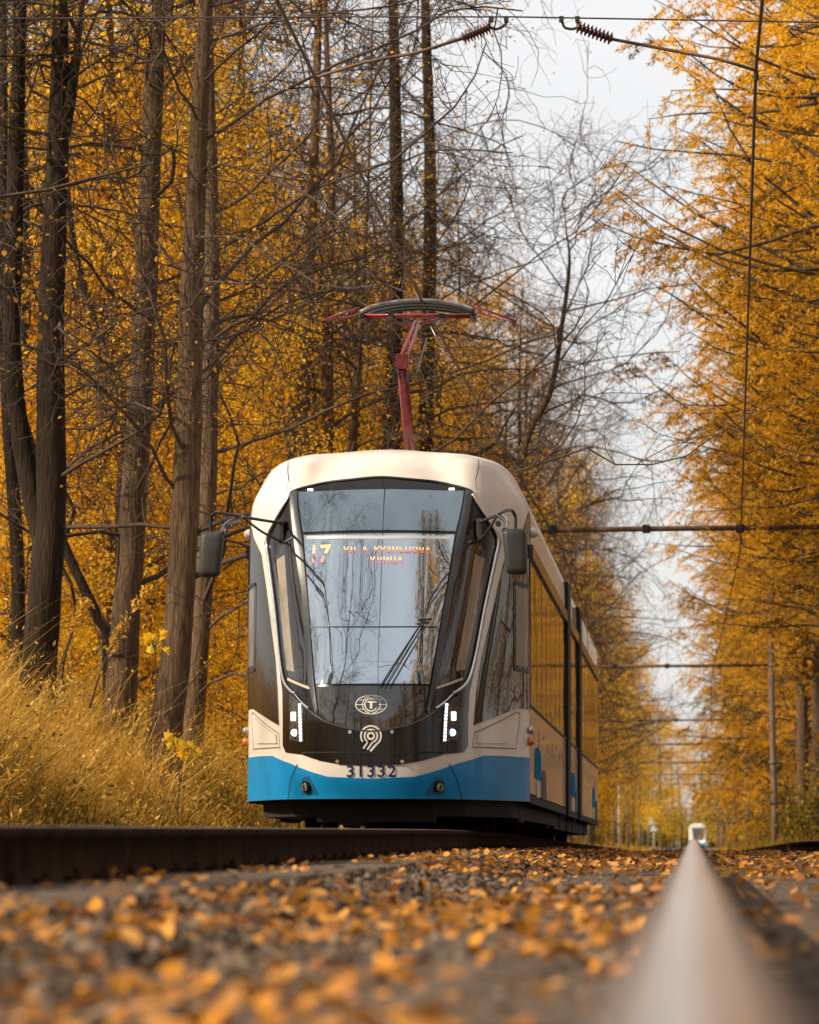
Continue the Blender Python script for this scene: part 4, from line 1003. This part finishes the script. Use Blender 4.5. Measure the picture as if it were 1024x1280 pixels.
# prototypes
def proto_bare(seed, H=19., L0=5.5, nb=42, leafn=1):
    rs = np.random.default_rng(seed); t_ = [np.array([0, 0, -.2])]; d = np.array([rs.normal(0, .03), rs.normal(0, .03), 1])
    for k in range(6): t_.append(t_[-1] + (d + rs.normal(0, .035, 3) * [1, 1, 0]) * H / 6)
    return make_tree('bare_linden', [t_], [[.16, .14, .11, .06, .008]], rs, M_bark if seed % 2 else M_barkd, dict(nb=nb, hb=(.2, 1), L0=L0, nsub=7, ntw=6, leafn=leafn, crook=.24), M_sparse, .06, crown_name='leaves')
def proto_gold(seed, H=17., L0=4.4, nb=36, leafn=17):
    rs = np.random.default_rng(seed); t_ = [np.array([0, 0, -.2])]; d = np.array([rs.normal(0, .04), rs.normal(0, .04), 1])
    for k in range(6): t_.append(t_[-1] + (d + rs.normal(0, .04, 3) * [1, 1, 0]) * H / 6)
    return make_tree('golden_maple', [t_], [[.15, .13, .1, .05, .008]], rs, M_barkd, dict(nb=nb, hb=(.10, 1), L0=L0, nsub=6, ntw=7, leafn=leafn, leaf_spread=.22, crook=.2), M_yleaf, .10)
def proto_larch(seed, H=24., dens=1., L0=6.6, upb=.0, zlow=1.6):
    rs = np.random.default_rng(seed); e = empty('larch_tree'); t_ = [np.array([0, 0, -.2])]
    for k in range(6): t_.append(t_[-1] + (np.array([0, 0, 1]) + rs.normal(0, .02, 3) * [1, 1, 0]) * H / 6)
    t_ = np.array(t_); trunk_obj('trunk', list(t_), [.24, .2, .14, .01], M_larchbark, e)
    big, bigr, th, thr, nd, ndd = [], [], [], [], [], []
    z = zlow
    while z < H - .4:
        f = z / H; Lb = L0 * (1 - f) ** .55 * min(1, .6 + (z - zlow) / 6)
        for k in range(rs.integers(3, 6)):
            a = rs.uniform(0, 2 * math.pi); p, _ = along(t_, f); L_ = max(.4, Lb * rs.uniform(.6, 1.12))
            br = [p]; d = np.array([math.cos(a), math.sin(a), rs.uniform(-.05, .35) + upb])
            for j in range(8):
                d = unit(d + rs.normal(0, .13, 3) + np.array([0, 0, -.05 if j < 4 else .10])); br.append(br[-1] + d * L_ / 8)
            br = np.array(br); big.append(br); bigr.append(np.linspace(.012 + .008 * L_, .007, 9))
            ns = max(2, int(L_ * 3.1))
            for s in range(ns):
                q, bd = along(br, rs.uniform(.12, 1)); side = np.cross(bd, [0, 0, 1]) * rs.choice([-1, 1]); l2 = rs.uniform(.35, 1.15) * (1.1 - .3 * f)
                sb = grow(q, unit(bd * .65 + side * rs.uniform(.1, .8) + np.array([0, 0, -.35])), l2, 3, .14, -.20, rs); th.append(sb); thr.append(np.linspace(.007, .003, 4))
                dd_ = dens * (.5 + .9 * vnoise(q[0] + 9, q[1] + q[2], 1.5, seed))
                for m_ in range(int(48 * dd_ * l2 / .75)):
                    pp, sd2 = along(sb, rs.random()); nd.append(pp + rs.normal(0, .035, 3)); ndd.append(sd2)
        z += rs.uniform(.22, .42)
    V1, F1 = tubes(big, bigr, 4); V2, F2 = tubes(th, thr, 3)
    link('boughs', npmesh('boughs', np.concatenate([V1, V2]), [F1[0], F2[0] + len(V1)], smooth_=True), M_twig, e)
    nd = np.array(nd); V, Fc, t = leaf_quads(nd, .112, rs, clump=2.6, aspect=.23, down=.5); t = np.clip(t + 1.1 * (vnoise(nd[:, 0] + 31, nd[:, 1] * .7 + nd[:, 2], 2.2, 77) - .55) * (vnoise(nd[:, 0], nd[:, 2], 3.1, 5) > .45), 0, 1)
    link('needles', npmesh('needles', V, [Fc], tint=t), M_larch, e); return e
PB = [proto_bare(31), proto_bare(32, 21, 6.2), proto_bare(34, 16, 5, 36, 2)]
PG = [proto_gold(41), proto_gold(42, 19, 4.8, 38, 15), proto_gold(43, 12, 3.6, 30, 20)]
PL = [proto_larch(51), proto_larch(52, 26, 1.0, 7.8, .18, 7.0), proto_larch(53, 23, .3, 6.4, .25, 5.6)]
used = set()
def put(proto, X, Y_, s, label, group, rz=None, cat='tree', tilt=0.):
    if id(proto) in used: o = copy_tree(proto)
    else: o = proto; used.add(id(proto))
    o.location = (X, Y_, float(ground(X, Y_)) - .05); o.scale = (s, s, s * random.uniform(.95, 1.08)); o.rotation_euler = (random.uniform(-.02, .02), tilt, random.uniform(0, 6.28) if rz is None else rz)
    for ch in [c for c in bpy.data.objects if c.parent is o]: pass
    return tag(o, label, cat, group)
# larches along the right of the track
lab_l = 'tall golden larch with drooping boughs in the row right of the tracks'
for i, (X, Y_, s, k) in enumerate([(5.2, 71, 1.0, 1), (4.7, 82, .98, 1), (5.8, 78, 1.1, 1), (4.9, 95, 1.0, 1), (6.2, 88, 1.1, 1), (4.6, 107, 1.0, 1), (9, 108, 1.1, 0), (5.0, 120, 1.02, 1), (6.5, 138, 1.0, 1), (4.4, 98, 1, 1), (4.3, 113, 1, 1), (4.4, 131, 1, 1), (4.3, 150, .95, 1), (4.6, 176, .95, 0), (4.7, 200, 1, 0), (4.2, 165, 1, 1), (4.3, 215, 1, 1), (4.4, 240, 1, 1), (4.9, 228, 1, 1), (5.2, 262, 1, 0), (5.4, 300, 1, 0), (9.5, 128, 1.0, 0), (8.8, 146, 1.1, 1), (6.4, 162, 1.05, 1), (9, 170, 1, 0),
                                  (5.9, 188, 1.0, 0), (9.0, 196, 1.1, 0), (6.3, 215, 1.0, 1), (6.8, 245, 1.05, 0), (10, 255, 1.1, 1), (6.2, 280, 1, 1), (7.2, 320, 1.05, 0), (6.4, 365, 1, 1), (12, 380, 1.1, 0), (7, 415, 1.0, 0), (7.5, 470, 1.1, 1), (7.2, 530, 1.0, 0), (9, 600, 1.1, 1), (12, 660, 1.1, 0)]):
    put(PL[k], X, Y_, s, lab_l, 'larches right of the tracks')
put(PL[1], 3.9, 69, 1.0, 'golden larch nearest the viewer, its outer boughs hanging in at the right edge', None)
put(PL[2], 3.9, 84, 1.05, 'half-bare larch whose thin boughs reach out against the white sky', None)
for X, Y_, s in [(-7.6, 62, .5), (-9.4, 60, .5), (-9.0, 74, .6), (-6.8, 66, .36), (-7.0, 80, .6)]:
    put(PG[rng.integers(0, 3)], X, Y_, s, 'young golden maple in the understory just behind the dark linden trunks', 'young maples behind the front trunks')
for X, Y_, s in [(-6.8, 112, .75), (-7.2, 150, .8), (-6.6, 178, .75), (-7, 208, .9), (-6.6, 238, .9), (-6.8, 275, .9), (-6.4, 320, .9), (-6.8, 375, 1), (-6.2, 440, 1)]:
    put(PG[rng.integers(0, 3)], X, Y_, s, 'golden maple at the wood edge beyond the tram roof', 'golden maples at the wood edge')
put(PL[2], 4.0, 112, 1.0, 'second nearly bare larch behind the half-bare one, reaching toward the sky gap', None)
# golden trees deep in the left wood
rs = np.random.default_rng(5); n_ = 0
lab_g = 'golden leaved maple deep in the wood left of the tracks'
cand = []
for Y_ in np.concatenate([np.arange(64, 130, 5.5), np.arange(135, 260, 13), np.arange(275, 640, 34)]):
    lo = -.172 * Y_ - 1.5; X = -8.4 if Y_ < 100 else -8.0
    X -= rs.uniform(0, 2.5)
    while X > lo:
        cand.append((X, Y_ + rs.uniform(-2.5, 2.5))); X -= rs.uniform(4.2, 6.8) * (1 + Y_ / 260)
        if Y_ > 150 and X < -26: break
for X, Y_ in cand:
    put(PG[rs.integers(0, 3)], X, Y_, rs.uniform(.8, 1.15), lab_g, 'golden maples in the left wood')
lab_b = 'bare grey linden with tangled twigs at the edge of the left wood'
for X, Y_, s in [(-9.2, 67, .9), (-8.0, 84, .95), (-11.5, 74, .95), (-9.6, 91, 1.0), (-12, 88, 1.0), (-8.4, 110, 1.0), (-10.5, 104, 1), (-6.6, 76, .95), (-7.4, 90, 1.0), (-6.2, 104, 1.0), (-10, 80, 1.05), (-6.4, 124, 1.05), (-8, 138, 1.0), (-6.3, 152, .9), (-6.8, 176, 1.0), (-6.4, 200, 1.0), (-7, 232, 1.0), (-6.5, 262, 1.05), (-6.8, 300, 1.0), (-7, 350, 1.1), (-6.6, 400, 1.0), (-7, 470, 1.0),
                 (-13, 96, 1.1), (-10.5, 118, 1), (-5.9, 165, .9), (-5.3, 146, .95), (-5.2, 132, .9), (-5.0, 174, .95), (-5.0, 205, 1), (-5.4, 118, .9), (-6, 188, .9), (-5.9, 216, .95), (-5.9, 246, 1), (-6, 282, 1)]:
    put(PB[rs.integers(0, 3)], X, Y_, s, lab_b, 'bare lindens along the left wood')
# trees near the camera on the left, outside the frame (mirrored in the windscreen)
for X, Y_, k in [(-7.6, 29, 1), (-8.8, 21, 0), (-9.2, 9, 2), (-8.5, 36, 2), (-9, -6, 0), (-8, -20, 1), (-12, -14, 2), (-9, -36, 0)]:
    put(PB[k], X, Y_, 1.0, 'bare linden beside the track ahead of the tram, mirrored in its windshield', 'lindens facing the tram front')
for X, Y_, k in [(-18, 46, 0), (-22, 38, 1), (-19, 26, 2), (-25, 50, 0), (-20, 12, 1), (-28, 30, 0)]:
    put(PB[k], X, Y_, 1.1, 'bare linden far out on the left bank', 'lindens far out on the left bank')
for X, Y_, k in [(9, 56, 0), (8.5, 46, 1), (9, 37, 0), (8.5, 28, 1), (9.5, 19, 0), (8.6, 9, 1), (9, -2, 0), (8, -14, 1), (9, -27, 0), (13, 41, 0), (14, 30, 1), (13, 15, 0), (7, -40, 1), (14, 52, 1)]:
    put(PL[k], X, Y_, 1.0, 'golden larch beside the track ahead of the tram, mirrored in its side glass', 'larches facing the tram front')
for X, Y_, k in [(17, 60, 0), (20, 74, 1), (15, 92, 0), (22, 100, 2), (18, 118, 1), (24, 130, 0), (16, 140, 1), (19, 165, 0), (15, 185, 1), (26, 45, 0), (24, 28, 1), (28, 10, 0), (17, 215, 0), (20, 245, 1), (16, 290, 0), (22, 330, 1), (-19, -32, 0), (-17, -28, 1), (-9, -55, 0), (-3, -66, 1), (3, -68, 0), (9, -60, 1), (-14, -50, 1), (15, -52, 0), (20, -30, 1)]:
    put(PG[k], X, Y_, 1.1, 'golden maple in the woods beyond the larch row', 'maples beyond the larches')
# end of the avenue
for X, Y_, k in [(-14, 640, 0), (-8.5, 690, 1), (-3.5, 760, 2), (1.5, 790, 0), (6, 800, 1), (12, 750, 0), (-11, 560, 0), (-7.5, 610, 2), (16, 820, 1), (-18, 800, 1), (-6, 700, 1), (-2, 730, 1), (3, 745, 1), (0, 840, 1), (7, 700, 1), (-5, 660, 0), (-9, 760, 1), (4, 860, 2), (-13, 720, 1), (10, 850, 1)]:
    put((PB if k != 1 else PG)[k], X, Y_, 1.1 if k == 1 else 1.25, 'dark tree closing the far end of the avenue', 'trees at the end of the avenue')
# undergrowth
def bush(seed, H=2.2, n_leaf=3600, size=.10):
    rs = np.random.default_rng(seed); e = empty('bush'); st, sr, lp_ = [], [], []
    for k in range(26):
        a = rs.uniform(0, 6.28); p = grow(np.array([0, 0, -.1]) + rs.normal(0, .25, 3) * [1, 1, 0], np.array([math.cos(a) * .6, math.sin(a) * .6, 1.2]), H * rs.uniform(.6, 1.1), 6, .18, -.02, rs); st.append(p); sr.append(np.linspace(.014, .004, 7))
        for _ in range(n_leaf // 26): lp_.append(along(p, rs.uniform(.15, 1))[0] + rs.normal(0, .20, 3))
    V, Fs = tubes(st, sr, 4); link('stems', npmesh('stems', V, Fs), M_twig, e)
    V, Fc, t = leaf_quads(np.array(lp_), size, rs, .7); link('foliage', npmesh('foliage', V, [Fc], tint=t), M_bush, e); return e
M_bush = leaf_mat('bush_leaves', [(0, (.05, .05, .012)), (.3, (.12, .11, .015)), (.55, (.38, .25, .02)), (.8, (.62, .38, .03)), (1, (.72, .46, .06))], .45)
BU = [bush(61), bush(62, 3.4, 5200, .11)]
rs = np.random.default_rng(9)
for Y_ in [110, 128, 146, 152, 166, 172, 184, 200, 218, 235, 255, 280, 310, 345, 385, 430, 480]:
    put(BU[rs.integers(0, 2)], rs.uniform(3.9, 5.2), Y_, rs.uniform(.7, 1.1), 'yellow green bush growing beneath the larches right of the track', 'bushes under the larches', cat='bush')
for Y_ in [62, 66, 72, 80, 88, 98, 110, 125, 140, 160, 185, 210, 240, 280, 330, 400, 460]:
    put(BU[rs.integers(0, 2)], rs.uniform(-8.2, -6.2) if Y_ > 80 else rs.uniform(-14, -9.5), Y_, rs.uniform(.5, .9), 'golden bush in the undergrowth left of the tracks', 'bushes in the left undergrowth', cat='bush')

for X, Y_, s in [(-6, 520, 2), (-9, 500, 2.4), (-12, 540, 2.6), (-7, 600, 2.6), (-10, 640, 3), (5.5, 560, 2.2), (6, 620, 2.6), (8, 680, 3), (-14, 600, 3), (-5, 720, 2.4), (-1, 760, 2.6), (3, 750, 2.6), (-8, 700, 3), (7, 740, 3), (11, 660, 3), (-18, 620, 3)]:
    put(BU[rs.integers(0, 2)], X, Y_, s, 'dense thicket low at the far end of the avenue', 'thickets at the end of the avenue', cat='bush')

# ------------------------------------------------------------------ tall dry grass
def grass(n_, X, Y_, hmean, width, rs, lean=.25):
    n_ = len(X); h = hmean * rs.uniform(.45, 1.2, n_); a = rs.uniform(0, 2 * math.pi, n_); wd = width * rs.uniform(.6, 1.4, n_)
    z0 = ground(X, Y_) - .02; b = np.stack([X, Y_, z0], -1); side = np.stack([np.cos(a), np.sin(a), np.zeros(n_)], -1) * wd[:, None] * .5
    ln = rs.normal(0, lean, (n_, 2)) * h[:, None]; ln[:, 0] += .12 * h
    def lv(f, k): return b + np.stack([ln[:, 0] * f**2, ln[:, 1] * f**2, h * f * (1 - .18 * f * np.abs(rs.normal(0, 1, n_)) * (f > .9))], -1)
    P1, P2, P3 = lv(.0, 0), lv(.55, 0), lv(1., 0)
    V = np.stack([P1 - side, P1 + side, P2 - side * .8, P2 + side * .8, P3], 1).reshape(-1, 3); k = np.arange(n_) * 5
    F4 = np.stack([k, k + 1, k + 3, k + 2], -1); F3 = np.stack([k + 2, k + 3, k + 4], -1)
    return V, F4, F3
rs = np.random.default_rng(77)
n_ = 92000
Y_ = 12 + 50 * rs.random(n_) ** .8; X = -4.35 - rs.random(n_) ** 1.2 * 7.5; kp = X > -.20 * Y_ - 1; X, Y_ = X[kp], Y_[kp]
hm = .18 + 1.25 * smooth(-4.4, -6.2, X) * (.55 + .6 * vnoise(X, Y_, 1.7, 9))
hm = hm * (.6 + .7 * vnoise(X, Y_, .7, 19)); V, F4, F3 = grass(0, X, Y_, hm, .015, rs, .32)
tn = np.clip(.27 + .32 * smooth(.2, 1.0, hm) + .85 * (vnoise(X, Y_, .9, 12) - .5) + rs.normal(0, .2, len(X)), 0, 1)
# seed heads and side leaves
k = rs.random(len(X)) < .42; top = V.reshape(-1, 5, 3)[k][:, 4]; mid = V.reshape(-1, 5, 3)[k][:, 2]
reps = 4; f = rs.random((len(top), reps, 1)); pts = (mid[:, None] * (1 - f) + top[:, None] * f).reshape(-1, 3) + rs.normal(0, .02, (len(top) * reps, 3))
Vl, Fl, tl = leaf_quads(pts, .055, rs, 1.5, .4); tl = np.clip(np.repeat(tn[k], reps) + .1 + rs.normal(0, .12, len(pts)), 0, 1)
me = npmesh('tall_grass', np.concatenate([V, Vl]), [F4, F3, Fl + len(V)], tint=np.concatenate([tn, tn, tl]))
tag(link('tall_grass', me, M_grass), 'tall dry golden grass and weeds on the bank left of the tram track', 'tall grass', kind='stuff')
n_ = 60000
Y_ = 50 + 420 * rs.random(n_) ** 1.7; sdn = rs.random(n_) < .5
X = np.where(sdn, -4.3 - rs.random(n_) ** 1.5 * 4, 2.4 + rs.random(n_) ** 1.3 * 4); hm = .35 + .5 * vnoise(X, Y_, 2.5, 3)
V, F4, F3 = grass(0, X, Y_, hm, .03, rs); tn = np.clip(.38 + .5 * (vnoise(X, Y_, 2.5, 12) - .5) + rs.normal(0, .15, n_), 0, 1)
tag(link('verge_grass', npmesh('verge_grass', V, [F4, F3], tint=np.concatenate([tn, tn])), M_grass), 'yellow green rough grass on the verges along both tracks farther off', 'grass', kind='stuff')
# leaf litter on the forest floor
n_ = 16000; Y_ = 20 + 130 * rs.random(n_); X = -5 - rs.random(n_) * 16
V, Fs, t = leaves('leaf_litter', X, Y_, .12, ground, .03, .3)
tag(link('leaf_litter', npmesh('leaf_litter', V, Fs, tint=t), M_fallen), 'golden leaf litter on the forest floor under the left wood', 'leaf litter', kind='stuff')

# single plants in front of the wood
def stalk(name, pts_px, Y_, label, cat, nleaf, seed, lsize=.07):
    rs = np.random.default_rng(seed); p = np.array(pxl(pts_px, Y_)); o0 = p[0].copy(); p = smoothline(p - o0, 6); e = empty(name, tuple(o0))
    tag(e, label, cat); tube_obj('stem', p, np.linspace(.012, .004, len(p)), M_twig, e, 5)
    lp_ = np.array([along(p, rs.uniform(.35, 1) ** .8)[0] for _ in range(nleaf)]) + rs.normal(0, .03, (nleaf, 3))
    V, Fc, t = leaf_quads(lp_, lsize, rs, .3, .45); link('leaves', npmesh('leaves', V, [Fc], tint=t * .5 + .4), M_grass, e); return e
stalk('goldenrod_stalk', [(112, 885), (128, 835), (155, 780), (187, 734)], 42, 'long leaning golden stalk with withered leaves in front of the dark trunks', 'plant', 150, 81, .06)
stalk('weed_stalk', [(78, 830), (88, 800), (98, 770), (110, 752)], 43, 'feathery brownish weed stalk standing above the grass under the forked linden', 'plant', 170, 82, .06)
stalk('dry_stem', [(205, 895), (225, 870), (250, 840), (272, 812)], 43, 'thin bare stem leaning right across the trunk foot beside the tram', 'plant', 14, 83, .05)
def sapling(px_, py_, Y_, n_big, label, seed):
    rs = np.random.default_rng(seed); b = at(px_, py_, Y_); e = empty('maple_sapling', tuple(b)); tag(e, label, 'sapling')
    st = [([(0, 0, -.6), (.02, 0, -.3), (0, 0, 0)], .006)]
    for k in range(n_big):
        a = rs.uniform(-1, 1); tip = np.array([a * .22, rs.uniform(-.1, .1), rs.uniform(-.12, .16)]); tip = tip * .75; st.append(([(0, 0, -.05), tip * .6 + np.array([0, 0, .03]), tip], .004))
        shp = [(0, -.06), (.05, -.04), (.085, -.02), (.05, .01), (.07, .06), (.03, .045), (0, .10), (-.03, .045), (-.07, .06), (-.05, .01), (-.085, -.02), (-.05, -.04)]
        me = bpy.data.meshes.new('leaf'); sc_ = rs.uniform(.55, .85); me.from_pydata([(x * sc_, -.01 + abs(x) * .35, z * sc_ * .8) for x, z in shp] + [(0, -.012, 0)], [], [[i, (i + 1) % 12, 12] for i in range(12)])
        at_ = me.attributes.new('tint', 'FLOAT', 'FACE'); at_.data.foreach_set('value', np.full(12, rs.uniform(.65, .95), np.float32))
        o = link('leaf', me, M_yleaf, e); o.location = tuple(tip); o.rotation_euler = (rs.uniform(-.6, .6), rs.uniform(-1, 1), rs.uniform(-.5, .5))
    multi_tube('stem', [(np.array(a), r_) for a, r_ in st], M_twig, e, 5)
sapling(193, 806, 41, 9, 'small maple sapling with pale yellow leaves in front of the rough barked linden', 91)
sapling(222, 935, 38, 12, 'yellow leaved maple seedling low in the grass beside the tram corner', 92)
print('TRIS', sum(len(p.vertices) - 2 for m_ in bpy.data.meshes for p in m_.polygons) if False else sum(len(m_.loops) - 2 * len(m_.polygons) for m_ in bpy.data.meshes))
